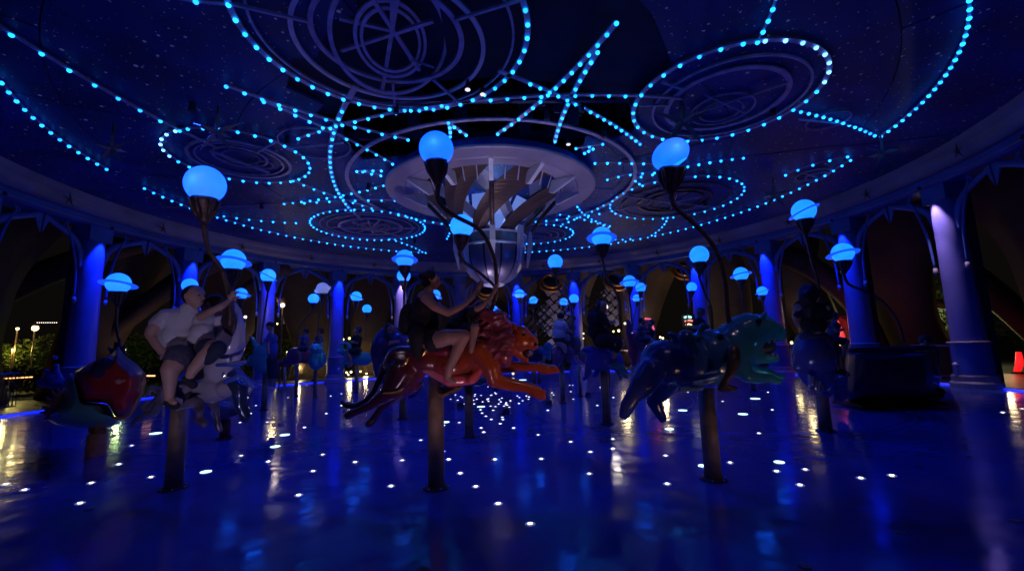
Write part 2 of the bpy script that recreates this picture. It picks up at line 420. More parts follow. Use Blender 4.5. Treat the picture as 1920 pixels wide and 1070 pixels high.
for ri, (ra, rb) in enumerate(zip(radii, radii[1:])):
    n = (8, 12, 16, 24)[ri]; off = (0.1, .05, .12, .0)[ri]
    for k in range(n):
        g = .008; da = 2*PI/n; a0 = off+k*da+g/rb; a1 = off+(k+1)*da-g/rb
        bm = bmesh.new(); dz = .004*((k*7+ri*3) % 5)
        lathe(bm, [(ra+g, CEIL+dz), (rb-g, CEIL+dz), (rb-g, CEIL+.06+dz), (ra+g, CEIL+.06+dz)], C0, 12 if rb > 4 else 14, a0, a1, close=True)
        bmesh.ops.recalc_face_normals(bm, faces=bm.faces)
        o = obj('ceiling_panel', bm, M_CEIL, ceil_root)
        if ri <= 2:
            md = o.modifiers.new('b', 'BOOLEAN'); md.object = cutter; md.operation = 'DIFFERENCE'; md.solver = 'EXACT'
            bake(o)
            if len(o.data.polygons) == 0: bpy.data.objects.remove(o)
bpy.data.objects.remove(cutter)
# attic over the opening
bm = bmesh.new(); lathe(bm, [(0, 9.0), (9.6, 9.0), (9.6, 6.45)], (CX, CY-3, 0), 48)
obj('attic', bm, M_ATTIC, kind='structure')
for k in range(46):
    x = rnd.uniform(-3.9, 3.9); y = 11.3+rnd.uniform(0, .7) if k % 2 else 10.4+rnd.uniform(-.3, .4)
    if k % 5 == 0: y = 9.2
    bm = bmesh.new(); box(bm, (x, y, 7.0+rnd.uniform(0, .9)), (rnd.uniform(.12, .34), .05, rnd.uniform(.7, 1.5)))
    obj('attic_board', bm, M_BOARD, ceil_root)
for y in (5.4, 7.2, 9.0, 10.7):
    bm = bmesh.new(); box(bm, (0, y, 6.85), (7.6, .12, .2)); obj('attic_joist', bm, M_BOARD, ceil_root)

# rim: cornice and blue fascia round the ceiling
bm = bmesh.new()
lathe(bm, [(11.95, 6.36), (11.98, 6.22), (12.06, 6.12), (12.1, 6.1), (12.11, 6.0), (12.17, 5.9), (12.3, 5.84), (12.42, 5.83), (12.42, 6.5)], C0, 192)
rim = obj('ceiling_rim', bm, M_CORN, smooth=True, kind='structure')
bm = bmesh.new(); lathe(bm, [(12.43, 5.88), (12.43, 5.62), (12.5, 5.58), (13.15, 5.58), (13.15, 6.3)], C0, 192)
obj('fascia', bm, M_FASC, rim)
bm = bmesh.new(); lathe(bm, [(12.425, 5.66), (12.405, 5.655), (12.405, 5.625), (12.43, 5.62)], C0, 192)
obj('fascia_moulding', bm, M_CORN, rim)

# ---- columns
PH0, DL = .1061, 2*PI/24
def make_column(a, lit, label):
    c = polar(RC, a); t = thing('column', label, 'column', (c.x, c.y, 0), 'columns round the carousel')
    bm = bmesh.new(); pr = [(.355, 1.23), (.36, 1.3), (.345, 2.4), (.33, 3.6), (.318, 5.10), (.30, 5.14)]
    lathe(bm, pr, c, 28); part('shaft', bm, M_COLM, t, smooth=True)
    R = Matrix.Rotation(-a, 3, 'Z')
    bm = bmesh.new(); box(bm, (c.x, c.y, 5.355), (.74, .6, .46), R); part('capital', bm, M_FASC, t)
    bm = bmesh.new(); box(bm, polar(RC+.34, a, 2.9), (.46, .3, 5.5), R); part('rear_post', bm, M_ATTIC, t)
    bm = bmesh.new(); lathe(bm, [(.41, .36), (.40, .8), (.40, 1.17)], c, 28); part('pedestal', bm, M_FASC, t, smooth=True)
    bm = bmesh.new(); lathe(bm, [(.40, 1.171), (.45, 1.18), (.46, 1.21), (.44, 1.235), (.34, 1.24)], c, 28); part('ledge', bm, M_CORN, t, smooth=True)
    bm = bmesh.new(); lathe(bm, [(.52, .0), (.52, .14), (.50, .17), (.47, .19), (.47, .32), (.45, .355), (.39, .36)], c, 28); part('plinth', bm, M_CORN, t)
    s = bmesh.new(); sphere(s, polar(RC-.42, a, .62), .05, 10, 6); tube(s, [polar(RC-.38, a, .55), polar(RC-.47, a, .66)], [.03, .06], 10)
    part('step_light', s, M_TRACK, t, smooth=True)
    if lit:
        # the downlight that washes the shaft, hung under the fascia
        p = polar(RC-.62, a, 5.50); q = polar(RC-.10, a, 3.9)
        s = bmesh.new(); tube(s, [p+Vector((0, 0, .1)), p+(q-p).normalized()*-.02], [.035, .045], 12); part('downlight', s, M_SEAM, t)
        p2 = p+(q-p).normalized()*.03
        col, e = ((.003, .03, 1.), 620) if lit == 1 else ((.9, .62, 1.), 230)
        lamp_spot('column_wash', p2, polar(RC-.25, a, 3.75), e, col, 46, .55, .03, t)
        lamp_spot('column_fill', polar(RC-1.15, a, 5.5), polar(RC-.2, a, 2.3), e*(.5 if lit == 1 else .7), col, 34, .8, .05, t)
    return t
col_label = {-7: 'blue column at the very left beyond the gondola', -6: 'bright blue column behind the red dome of the shell gondola', -5: 'blue column directly behind the head of the man in the white polo shirt',
    -4: 'blue column behind the curled teal seahorse ride', -3: 'blue column between the owl ride and the ram ride', -2: 'lavender lit column left of the woman riding the lion',
    -1: 'unlit dark blue column half hidden behind the bowl of the chandelier', 0: 'blue column just right of the chandelier bowl above the lion mane', 1: 'blue column behind the rider in the white shirt',
    2: 'blue column behind three small planet lamps right of the black rider', 3: 'blue column behind the round globe lamp over the hippo saddle', 4: 'blue column rising behind the hippo head',
    5: 'blue column right of the woman in the black top', 6: 'large lavender column at the right beside the dark chariot'}
for i in range(-7, 8):
    lit = 1
    if i in (-2, 6): lit = 2
    if i in (-1,): lit = 0
    make_column(PH0+DL*i, lit, col_label.get(i, 'blue column at the far right edge behind the railing'))

# ---- arches between the columns
def place(bmx, a, r=RC-.12):
    """local x along the chord, z up -> world at bay angle a"""
    c = polar(r, a); m = Matrix.Translation(c) @ Matrix.Rotation(-a, 4, 'Z'); bmesh.ops.transform(bmx, matrix=m, verts=bmx.verts)
def arch_parts():
    out = []
    for s in (-1, 1):
        b = bmesh.new(); pts = [(s*1.33, 0, 4.25), (s*1.31, 0, 4.6), (s*1.2, 0, 4.9), (s*.95, 0, 5.14), (s*.6, 0, 5.3), (s*.3, 0, 5.42), (s*.08, 0, 5.5)]
        stube(b, pts, [.05, .12, .11, .10, .09, .08, .10], 5, 8, up=(0, 1, 0), flat=.55); out.append(('arch_limb', b, M_FASC))
        b = bmesh.new(); pts = [(s*.62, -.02, 5.34), (s*.66, -.03, 5.47), (s*.78, -.03, 5.55), (s*.72, -.03, 5.42), (s*.82, -.03, 5.24), (s*1.0, -.05, 4.7), (s*1.12, -.06, 4.1), (s*1.17, -.06, 3.3)]
        stube(b, pts, [.012, .03, .02, .035, .04, .04, .036, .03], 5, 8); out.append(('arch_branch', b, M_FASC))
        b = bmesh.new(); tube(b, [(s*1.17, -.06, 3.32), (s*1.172, -.06, 3.2), (s*1.175, -.06, 3.12)], [.045, .062, .03], 10); out.append(('lamp_head', b, M_CORN))
        b = bmesh.new()
        v = [b.verts.new(p) for p in ((s*.03, -.07, 5.55), (s*.24, -.03, 5.52), (s*.03, -.02, 4.98), (s*.03, .06, 5.55), (s*.24, .03, 5.52))]
        for f in ((0, 1, 2), (3, 2, 4), (1, 4, 2), (0, 2, 3), (0, 3, 4, 1)): b.faces.new([v[i] for i in f])
        bmesh.ops.recalc_face_normals(b, faces=b.faces); out.append(('pendant_leaf', b, M_FASC))
    return out
bay_lab = ['above the far left railing', 'left of the column behind the gondola', 'over the gondola with the red dome', 'over the man in the white polo shirt', 'over the curled teal seahorse ride',
           'over the owl ride', 'over the ram ride left of the lion rider', 'just left of the chandelier bowl', 'just behind the chandelier bowl', 'over the lion mane',
           'over the rider in the white shirt', 'over the red fish ride', 'over the hippo saddle', 'over the hippo head', 'over the dark chariot', 'at the far right over the railing']
protos = None
for bi, i in enumerate(range(-8, 8)):
    a = PH0+DL*(i+.5); c = polar(RC-.12, a)
    t = thing('arch_bracket', 'blue metal arch bracket with leaf pendant '+bay_lab[bi], 'arch', (c.x, c.y, 0), 'arch brackets between the columns')
    t.rotation_euler.z = -a
    if protos is None:
        protos = []
        for n, b, m in arch_parts():
            o = obj(n, b, m, None, smooth=(n != 'pendant_leaf')); o.parent = t; protos.append(o)
    else:
        for p in protos:
            o = p.copy(); COL.objects.link(o); o.parent = t
# compass stars hanging on the cornice over each pendant
def star_mesh(n=4, R=.26, r=.05, th=.05):
    b = bmesh.new(); f = b.verts.new((0, -th, 0)); k_ = b.verts.new((0, th*.3, 0)); ring = []
    for k in range(2*n):
        rr = (R if k % 4 == 0 else R*.72) if k % 2 == 0 else r
        ring.append(b.verts.new((rr*math.sin(PI*k/n), 0, rr*math.cos(PI*k/n))))
    for k in range(2*n):
        b.faces.new((f, ring[(k+1) % (2*n)], ring[k])); b.faces.new((k_, ring[k], ring[(k+1) % (2*n)]))
    me = bpy.data.meshes.new('compass_star'); b.to_mesh(me); b.free(); me.materials.append(M_BRONZE); return me
ms = star_mesh(5)
for bi, i in enumerate(range(-8, 8)):
    a = PH0+DL*(i+.5); o = bpy.data.objects.new('compass_star', ms); COL.objects.link(o); o.location = polar(12.02, a, 5.95); o.rotation_euler.z = -a
    tag(o, 'small dark compass star on the cornice '+bay_lab[bi], 'star ornament', 'compass stars on the cornice')

# ---- brown outer shell: pillars with leaf shaped openings
def pillar(a, label):
    c = polar(15.2, a); t = thing('pillar', label, 'pillar', (c.x, c.y, 0), 'brown plaster pillars of the outer shell')
    bm = bmesh.new(); N = 22; rings = []
    for k in range(N+1):
        f = k/N; z = .05+f*7.2
        r = 16.6-1.9*f                                             # leans in towards the top
        wa = DL*(.30-.10*math.sin(min(1, f/.42)*PI)*.6) if f < .42 else DL*(.30+.215*((f-.42)/.38)**1.5 if f < .8 else .515)
        th = .75-.2*f
        sk = .035*math.sin(f*4+a*7)
        R4 = []
        for da, dr in ((-1, 0), (-.45, -.22), (.45, -.22), (1, 0), (.8, th), (-.8, th)):
            R4.append(bm.verts.new(polar(r+dr, a+sk+da*wa, z)))
        rings.append(R4)
    for A, B in zip(rings, rings[1:]):
        for k in range(6): bm.faces.new((A[k], A[(k+1) % 6], B[(k+1) % 6], B[k]))
    bm.faces.new(rings[0]); bm.faces.new(rings[-1][::-1])
    bmesh.ops.recalc_face_normals(bm, faces=bm.faces)
    part('pillar_body', bm, M_BROWN, t, smooth=True)
pl = ['at the far left edge behind the hedge lights', 'left of the gondola', 'between the gondola and the seated couple', 'behind the seated couple', 'behind the teal seahorse ride', 'left of the owl ride', 'between owl ride and ram ride',
      'behind the woman on the lion', 'left of the chandelier bowl', 'behind the chandelier bowl', 'right of the lion head', 'left of the black rider', 'right of the red fish ride', 'behind the hippo saddle', 'behind the hippo head', 'behind the dark chariot', 'right of the lavender column']
for n_, i in enumerate(range(-8, 9)):
    pillar(PH0-.035+DL*i*1.0, 'tall dark brown plaster pillar leaning inward '+pl[n_])
bm = bmesh.new(); lathe(bm, [(13.2, 6.3), (14.6, 7.2), (15.6, 7.8)], C0, 96); obj('eaves', bm, M_BROWN, kind='structure')
# sweeping curved beams of the tented outer structure
M_BEAM = mat('brown_beam', (.10, .055, .035), .7, var=.4, vs=1.5, bump=.6, bs=3)
for lb, pts, rad in (('brown beam sweeping down to the left behind the column beside the gondola', [(420, 480, 18.5), (330, 530, 18), (225, 610, 17.5), (130, 700, 17)], [.42, .40, .36, .34]),
      ('upper brown beam rising from the left edge behind the first column', [(-60, 575, 15.5), (90, 510, 16), (230, 462, 17), (345, 440, 18)], [.5, .46, .42, .4]),
      ('slender brown beam crossing behind the seated couple', [(540, 500, 21), (470, 540, 20), (400, 600, 19), (350, 690, 19)], [.35, .33, .3, .3]),
      ('brown beam sweeping down to the right behind the woman in black', [(1465, 475, 19.5), (1535, 510, 18.5), (1610, 580, 17.5), (1665, 690, 17)], [.5, .46, .4, .36]),
      ('upper brown beam running to the right edge behind the lavender column', [(1640, 430, 17.5), (1740, 470, 16.5), (1850, 540, 15.5), (1960, 640, 15.5)], [.5, .48, .44, .4]),
      ('thin brown beam above the chariot beyond the columns', [(1560, 480, 19), (1680, 545, 19), (1800, 575, 19), (1900, 560, 19)], [.24, .22, .2, .2])):
    P = [at(*q) for q in pts]; t = thing('curved_beam', lb, 'beam', tuple(P[-1]), 'curved beams of the outer shell')
    bm = bmesh.new(); stube(bm, P, rad, 8, 10); part('beam_body', bm, M_BEAM, t, smooth=True)
#@@HUB
# ================================================================== CHANDELIER
HX, HY = 0.0, 12.65
ch = thing('chandelier', 'huge metal chandelier of twisted blades hanging from a round plate over a ribbed bowl', 'chandelier', (HX, HY, 6.2))
hc = (HX, HY, 0)
bm = bmesh.new(); lathe(bm, [(2.04, 6.03), (2.10, 6.0), (2.45, 5.99), (2.47, 5.975), (2.53, 5.975), (2.56, 5.995), (3.02, 6.0), (3.06, 6.02), (3.07, 6.07), (3.0, 6.1), (2.04, 6.1)], hc, 128, close=True)
part('plate', bm, M_PLATE, ch, smooth=False)
bm = bmesh.new(); lathe(bm, [(2.9, 6.11), (2.92, 6.3)], hc, 96); part('plate_collar', bm, mat('blue_collar', (.03, .05, .4), .4), ch)
bm = bmesh.new(); lathe(bm, [(0, 6.34), (2.9, 6.33)], hc, 64); part('plate_back', bm, M_ATTIC, ch)
def hp(r, a, z): return Vector((HX+r*math.sin(a), HY-r*math.cos(a), z))      # a = 0 faces the camera
def blade(a0, tw, rin, name, m, w0=.26, w1=.78):
    bm = bmesh.new(); N = 18; rows = []
    for k in range(N+1):
        f = k/N; z = 4.42+f*1.62; r = rin+(2.06-.86)*(f**1.45); a = a0+tw*f; w = (w0+(w1-w0)*f**1.2)/2
        rows.append([bm.verts.new(hp(r+o_, a+s*w/max(r, .5), z)) for s, o_ in ((-1, 0), (0, .02), (1, 0), (1, -.03), (0, -.01), (-1, -.03))])
    for A, B in zip(rows, rows[1:]):
        for k in range(6): bm.faces.new((A[k], A[(k+1) % 6], B[(k+1) % 6], B[k]))
    bm.faces.new(rows[0]); bm.faces.new(rows[-1][::-1]); bmesh.ops.recalc_face_normals(bm, faces=bm.faces)
    part(name, bm, m, ch)
for k in range(7): blade(2*PI*k/7+.25, 1.25, .86, 'twisted_blade', M_BLADE, .34, 1.15)
for k in range(7): blade(2*PI*k/7, -1.2, .78, 'inner_blade', M_BLADEB, .22, .62)
# glass strips of the core, their glow stands in for light caught inside
for k in range(10):
    a = 2*PI*k/10
    bm = bmesh.new(); rows = []
    for j in range(5):
        f = j/4; rr = .52+.55*f; rows.append([bm.verts.new(hp(rr, a-.26+.35*f, 4.4+f*1.25)), bm.verts.new(hp(rr, a+.26+.35*f, 4.4+f*1.25))])
    for A, B in zip(rows, rows[1:]): bm.faces.new((A[0], A[1], B[1], B[0]))
    part('core_glass', bm, mat_lamp('core_glass_glow', (.17, .30, .95), .55), ch)
for k in range(12):
    a = 2*PI*k/12; bm = bmesh.new()
    prof = [(2.62, 5.985), (2.60, 5.93), (1.98, 5.62), (1.86, 5.66), (1.96, 5.985)]; th = .055
    vs = [[bm.verts.new(hp(r, a+s*th/r, z)) for r, z in prof] for s in (-1, 1)]
    bm.faces.new(vs[0]); bm.faces.new(vs[1][::-1])
    for i in range(5): bm.faces.new((vs[0][i], vs[1][i], vs[1][(i+1) % 5], vs[0][(i+1) % 5]))
    bmesh.ops.recalc_face_normals(bm, faces=bm.faces); part('fin', bm, M_FIN, ch)
    for q in (1/3, 2/3):
        a2 = a+2*PI/12*q; bm = bmesh.new(); tube(bm, [hp(2.12, a2, 5.99), hp(1.98, a2, 5.66)], [.018, .018], 6); part('thin_fin', bm, M_FIN, ch)
for k in range(4):
    a = PI/2*k; bm = bmesh.new(); tube(bm, [hp(1.9, a, 5.7), hp(1.45, a, 5.2), hp(1.13, a, 4.72)], [.06]*3, 10); part('rod', bm, M_BRONZE, ch, smooth=True)
for k in range(8):
    a = PI/4*k; bm = bmesh.new()
    prof = [(1.08, 4.78), (1.15, 4.78), (1.16, 4.3), (1.02, 3.72), (.97, 3.72), (1.02, 4.3)]; th = .075
    vs = [[bm.verts.new(hp(r, a+s*(th if z > 4 else .03)/r, z)) for r, z in prof] for s in (-1, 1)]
    bm.faces.new(vs[0]); bm.faces.new(vs[1][::-1])
    for i in range(6): bm.faces.new((vs[0][i], vs[1][i], vs[1][(i+1) % 6], vs[0][(i+1) % 6]))
    bmesh.ops.recalc_face_normals(bm, faces=bm.faces); part('hanging_bar', bm, M_FIN, ch)
for z, r in ((4.62, .98), (4.30, .96)):
    bm = bmesh.new(); lathe(bm, [(r-.03, z-.02), (r+.02, z-.025), (r+.02, z+.025), (r-.03, z+.02)], hc, 64, close=True); part('bowl_ring', bm, M_FIN, ch, smooth=False)
bm = bmesh.new(); lathe(bm, [(.965, 4.33), (.97, 4.6)], hc, 64); part('glass_band', bm, mat('band_glass', (.25, .33, .36), .12, metal=.6), ch, smooth=True)
bowl = [(.93, 4.27), (.925, 4.12), (.89, 3.9), (.80, 3.68), (.66, 3.48), (.46, 3.32), (.30, 3.25)]
bm = bmesh.new(); lathe(bm, [(r-.012, z+.004) for r, z in bowl]+[(0, 3.25)], hc, 64); part('bowl_core', bm, M_SEAM, ch, smooth=True)
for k in range(12):
    a0 = -PI/2+2*PI*k/12+.25; g = .03
    bm = bmesh.new(); lathe(bm, [(r+.006, z) for r, z in bowl], hc, 6, a0+g, a0+2*PI/12-g); part('bowl_panel', bm, M_BOWL, ch, smooth=True)
bm = bmesh.new(); lathe(bm, [(.31, 3.28), (.33, 3.24), (.28, 3.2), (.1, 3.16), (0, 3.15)], hc, 32); part('bowl_foot', bm, M_FIN, ch, smooth=True)
lamp_point('bowl_lamp', (HX, HY, 4.95), 24, (.4, .6, 1.), .18, ch)
lamp_point('plate_lamp', (HX, HY, 5.85), 10, (.3, .5, 1.), .15, ch)
# added uplights, unseen on the floor, that graze the bowl and the plate
for ux, uy, e, tz in ((-.9, 11.3, 120, 3.3), (1.3, 11.2, 120, 3.3), (0, 15.4, 150, 6.0), (-2.6, 12.7, 120, 6.2), (2.6, 12.7, 120, 6.2), (.2, 9.8, 300, 6.2)):
    t = thing('uplight', {(-.9): 'added small floor uplight in front and left of the chandelier bowl', 1.3: 'added small floor uplight in front and right of the chandelier bowl', 0: 'added small floor uplight behind the chandelier bowl',
        -2.6: 'added small floor uplight left of the chandelier', 2.6: 'added small floor uplight right of the chandelier', .2: 'foremost added small floor uplight under the chandelier plate'}[ux], 'uplight', (ux, uy, 0), 'added uplights under the chandelier')
    bm = bmesh.new(); lathe(bm, [(.09, .0), (.08, .08), (.05, .11), (0, .10)], (ux, uy, 0), 16); part('housing', bm, M_SEAM, t)
    lamp_spot('uplight_beam', (ux, uy, .14), (HX+ux*(.1 if tz < 5 else .8), HY+(uy-HY)*(.1 if tz < 5 else .8), tz), e, (.85, .72, .95), 27 if tz < 5 else 48, .6, .05, t)

# ================================================================== CEILING RINGS AND ORNAMENTS
def ring_part(t, name, c, r, wd=.03, m=M_TRACK, z=CEIL-.05, seg=96, th=.04, a0=0., a1=2*PI):
    bm = bmesh.new(); lathe(bm, [(r-wd, z), (r+wd, z), (r+wd, z+th), (r-wd, z+th)], (c[0], c[1], 0), seg, a0, a1, close=True)
    bmesh.ops.recalc_face_normals(bm, faces=bm.faces); return part(name, bm, m, t)
def bar_part(t, name, p, q, wd=.03, m=M_TRACK, th=.04):
    p, q = Vector(p), Vector(q); d = q-p; R = Matrix.Rotation(math.atan2(d.y, d.x), 3, 'Z') if abs(d.z) < 1e-3 else d.to_track_quat('X', 'Z').to_matrix()
    bm = bmesh.new(); box(bm, (p+q)/2, (d.length, wd*2, th), R); return part(name, bm, m, t)
def star_part(t, c, R, n=6, m=M_BRONZE, down=.45, name='star'):
    b = bmesh.new(); tip = b.verts.new((c[0], c[1], CEIL-.12-down*.3)); ring = []
    for k in range(2*n):
        rr = R if k % 2 == 0 else R*.16; z = CEIL-.10-(down*.5 if k % 2 == 0 else 0)
        ring.append(b.verts.new((c[0]+rr*math.cos(PI*k/n+.3), c[1]+rr*math.sin(PI*k/n+.3), z)))
    top = b.verts.new((c[0], c[1], CEIL-.02))
    for k in range(2*n):
        b.faces.new((tip, ring[k], ring[(k+1) % (2*n)])); b.faces.new((top, ring[(k+1) % (2*n)], ring[k]))
    bmesh.ops.recalc_face_normals(b, faces=b.faces); return part(name, b, m, t)

# hub ring
t = thing('hub_ring', 'wide thin metal ring on the ceiling around the chandelier plate', 'ceiling ring', (0.05, 13.0, CEIL)); ring_part(t, 'ring', (.05, 13.0), 4.22, .05, z=CEIL-.07)
# great armillary sphere over the opening
ac = (-1.55, 6.35)
t = thing('armillary_sphere', 'large armillary sphere of crossing metal rings set in the ceiling opening', 'armillary sphere', (*ac, CEIL))
ring_part(t, 'outer_ring', ac, 1.95, .018); ring_part(t, 'bright_ring', (ac[0], ac[1]+.2), 1.47, .035, m=M_FIN); ring_part(t, 'middle_ring', ac, 1.13, .04)
def tilt_ring(t, name, c, r, ax, ang, wd=.028, m=M_TRACK, dz=-.1, sx=1.):
    bm = bmesh.new(); lathe(bm, [(r-wd, -.015), (r+wd, -.015), (r+wd, .015), (r-wd, .015)], (0, 0, 0), 72, close=True)
    bmesh.ops.recalc_face_normals(bm, faces=bm.faces)
    bmesh.ops.transform(bm, matrix=Matrix.Translation((c[0], c[1], CEIL+dz)) @ Matrix.Rotation(ang, 4, Vector(ax)) @ Matrix.Diagonal((sx, 1, 1, 1)), verts=bm.verts)
    return part(name, bm, m, t)
tilt_ring(t, 'meridian_ring', (ac[0]+.04, ac[1]+.02), 1.3, (0, 1, 0), math.radians(-17), .045, sx=.67)
tilt_ring(t, 'inner_ring', (ac[0]+.04, ac[1]), .84, (0, 1, 0), math.radians(-15), .04, sx=.62)
tilt_ring(t, 'inner_ring', (ac[0]+.04, ac[1]), .70, (0, 1, 0), math.radians(-15), .035, sx=.62)
tilt_ring(t, 'small_ring', (ac[0]+.42, ac[1]+.52), .2, (1, .6, 0), math.radians(35), .014)
for x0, y0, x1, y1 in ((640, 95, 811, 40), (636, 35, 738, 58), (695, -8, 786, 132), (752, -45, 717, 168), (735, -60, 735, 56)):
    p_, q_ = onz(x0, y0, CEIL-.13), onz(x1, y1, CEIL-.12); bar_part(t, 'cross_bar', p_, q_, .03)
for ang in (-160, -22, 62, 100):
    a = math.radians(ang); bar_part(t, 'spoke', (ac[0]+1.15*math.cos(a), ac[1]+1.15*math.sin(a), CEIL-.06), (ac[0]+2.15*math.cos(a), ac[1]+2.15*math.sin(a), CEIL-.06), .022)
M_SPIKE = mat('spike_metal', (.30, .22, .22), .5, metal=.2)
def spikes(t, c, R):
    for ax in ((0, 0, 1), (.95, 0, .35), (.6, 0, -.8), (-.6, 0, -.8), (-.95, 0, .35), (0, -.9, -.2), (0, .9, .2)):
        d = Vector(ax).normalized(); bm = bmesh.new(); tube(bm, [Vector(c)+d*R*.06, Vector(c)+d*R*.3, Vector(c)+d*R], [R*.05, R*.11, R*.008], 4); part('spike', bm, M_SPIKE, t)
# medallions
def medallion(label, c, rings, spokes, star=None, brown=False):
    t = thing('medallion', label, 'ceiling medallion', (*c, CEIL), 'ring medallions on the star ceiling')
    for r, wd, ox, oy in rings: ring_part(t, 'ring', (c[0]+ox, c[1]+oy), r, wd, M_BRONZE if brown else M_TRACK, seg=72)
    for ang, ra, rb, wd in spokes:
        a = math.radians(ang); bar_part(t, 'bar', (c[0]+ra*math.cos(a), c[1]+ra*math.sin(a), CEIL-.075), (c[0]+rb*math.cos(a), c[1]+rb*math.sin(a), CEIL-.075), wd)
    if star: spikes(t, (c[0]+star[0], c[1]+star[1], CEIL-.4), star[2])
    return t
medallion('large ring medallion with a dark spiked star on the right of the ceiling', (4.80, 8.2), [(1.13, .05, 0, 0), (1.45, .022, .05, 0), (.62, .016, .1, .3), (.42, .014, .1, .35)],
          [(-40, -1.1, 1.1, .012), (30, -.7, .7, .01), (178, 1.15, 1.75, .02), (-155, 1.2, 1.75, .02)], (-.85, .1, .62, .5))
medallion('ring medallion with a long cross bar on the left of the ceiling', (-6.27, 10.75), [(1.11, .035, 0, 0), (.95, .02, 0, -.02), (.58, .025, .1, -.2), (.40, .012, .12, -.2), (.2, .012, .45, .25)],
          [(62, -.75, .75, .03), (150, 1.1, 1.75, .02), (-38, .9, 1.7, .02)])
medallion('ring medallion with crossing needles beyond and left of the chandelier', (-4.75, 16.95), [(1.16, .05, 0, 0), (1.6, .02, 0, 0), (1.85, .015, 0, 0), (.6, .02, .1, 0), (.45, .015, .1, 0)],
          [(5, -1.7, 1.7, .02), (60, -.9, 1.6, .03), (100, -1.1, .9, .03), (140, -.9, .9, .02), (-60, .2, 1.2, .035)])
medallion('bronze ring medallion between the hippo lamp and the chandelier plate', (6.27, 14.4), [(1.18, .05, 0, 0), (.9, .025, .05, 0), (1.75, .012, 0, 0)], [(20, -2.1, 2.1, .018), (-35, -.9, .9, .014), (75, -.8, .8, .014)], None, True)
medallion('small dark ring medallion half hidden behind the chandelier bowl', (1.88, 18.76), [(1.0, .03, 0, 0), (.7, .02, 0, 0), (1.3, .012, 0, 0)], [(15, -1.4, 1.4, .015)])
medallion('faint thin ring near the armillary on the left star panels', (-4.1, 9.9), [(.78, .012, 0, 0)], [(170, -.7, .7, .008)])
medallion('faint small rings beside the cornice at the right', (9.6, 12.2), [(.45, .016, 0, 0), (.3, .012, .2, .1)], [(30, -.6, .6, .012)])
medallion('faint small ring high on the far right of the ceiling', (7.6, 9.0), [(.42, .012, 0, 0)], [(10, -.8, .8, .01)])
for n_, (x, y, R, dn, lb) in enumerate(((408, 215, .5, 1.1, 'dark spiked star hanging above the left ring medallion'), (212, 248, .42, .7, 'dark spiked star on the far left of the star ceiling'),
                           (1450, 345, .5, .5, 'dark spiked star between the right light strings'), (1652, 262, .45, .5, 'dark spiked star beside the right cornice rings'))):
    p = onz(x, y, CEIL-.2); t = thing('hanging_star', lb, 'star ornament', (p.x, p.y, CEIL), 'spiked stars under the ceiling')
    spikes(t, (p.x, p.y, CEIL-.55), R)
    bm = bmesh.new(); tube(bm, [(p.x, p.y, CEIL), (p.x, p.y, CEIL-.5)], .02, 8); part('stem', bm, M_BRONZE, t)

# ================================================================== LIGHT STRINGS ON THE CEILING
lb_ = bmesh.new(); sphere(lb_, (0, 0, -.012), (.036, .036, .034), 10, 6); me_led = bpy.data.meshes.new('bulb'); lb_.to_mesh(me_led); lb_.free(); me_led.materials.append(M_LED)
me_led.polygons.foreach_set('use_smooth', [True]*len(me_led.polygons))
me_ledw = me_led.copy(); me_ledw.materials.clear(); me_ledw.materials.append(M_LEDW)
BULBS = []
def string(label, pts, closed=False, wd=.032, pale=None, step=.30, first=0., track=True, ext=(0, 0)):
    z = CEIL-.07; P = [onz(x, y, z) for x, y in pts]
    L = (P[-1]-P[0]).length; use_line = len(P) < 3
    if not use_line:
        cx, cy2, r = fit_circle(P)
        if not closed and r > 40: use_line = True
    if use_line:
        a, b = P[0], P[-1]; f = lambda s: a.lerp(b, s/L); total = L
    else:
        c = Vector((cx, cy2, z)); ang = [math.atan2(p.y-cy2, p.x-cx) for p in P]
        un = [ang[0]]
        for q in ang[1:]:
            d = (q-un[-1]+PI) % (2*PI)-PI; un.append(un[-1]+d)
        sgn = 1 if un[-1] > un[0] else -1
        if closed: un[-1] = un[0]+sgn*2*PI
        total = abs(un[-1]-un[0])*r; a0 = un[0]
        f = lambda s: Vector((cx+r*math.cos(a0+sgn*s/r), cy2+r*math.sin(a0+sgn*s/r), z))
    mid = f(total/2)
    t = thing('light_string', label, 'light string', (mid.x, mid.y, CEIL), 'blue bulb strings on the ceiling')
    if track:
        n = max(2, int(total/.15)); e0, e1 = ext; q = [f(-e0+(total+e0+e1)*k/n) for k in range(n+1)]
        bm = bmesh.new(); R = []
        for k, p in enumerate(q):
            d = (q[min(k+1, n)]-q[max(k-1, 0)]).normalized(); s = Vector((-d.y, d.x, 0))*wd
            R.append([bm.verts.new(p+s*a_+Vector((0, 0, h))) for a_, h in ((-1, 0), (1, 0), (1, .035), (-1, .035))])
        for A, B in zip(R, R[1:]):
            for k in range(4): bm.faces.new((A[k], A[(k+1) % 4], B[(k+1) % 4], B[k]))
        bm.faces.new(R[0]); bm.faces.new(R[-1][::-1])
        bmesh.ops.recalc_face_normals(bm, faces=bm.faces); part('track', bm, M_TRACK, t)
    nb = max(2, round(total/step)); step = total/nb
    for k in range(nb+(0 if closed else 1)):
        p = f(k*step)
        if any((p-q).length < .085 for q in BULBS): continue
        BULBS.append(p)
        w_ = pale and pale(p)
        o = bpy.data.objects.new('bulb', me_ledw if w_ else me_led); COL.objects.link(o); o.parent = t; o.location = p-Vector(t['_base'])
S = string
S('circular string of blue bulbs around the large armillary sphere', [(430, 9), (443, 41), (490, 98), (550, 143), (617, 177), (683, 197), (744, 205), (915, 173), (957, 141), (984, 97), (989, 69), (981, 10)], True, .045, step=.29)
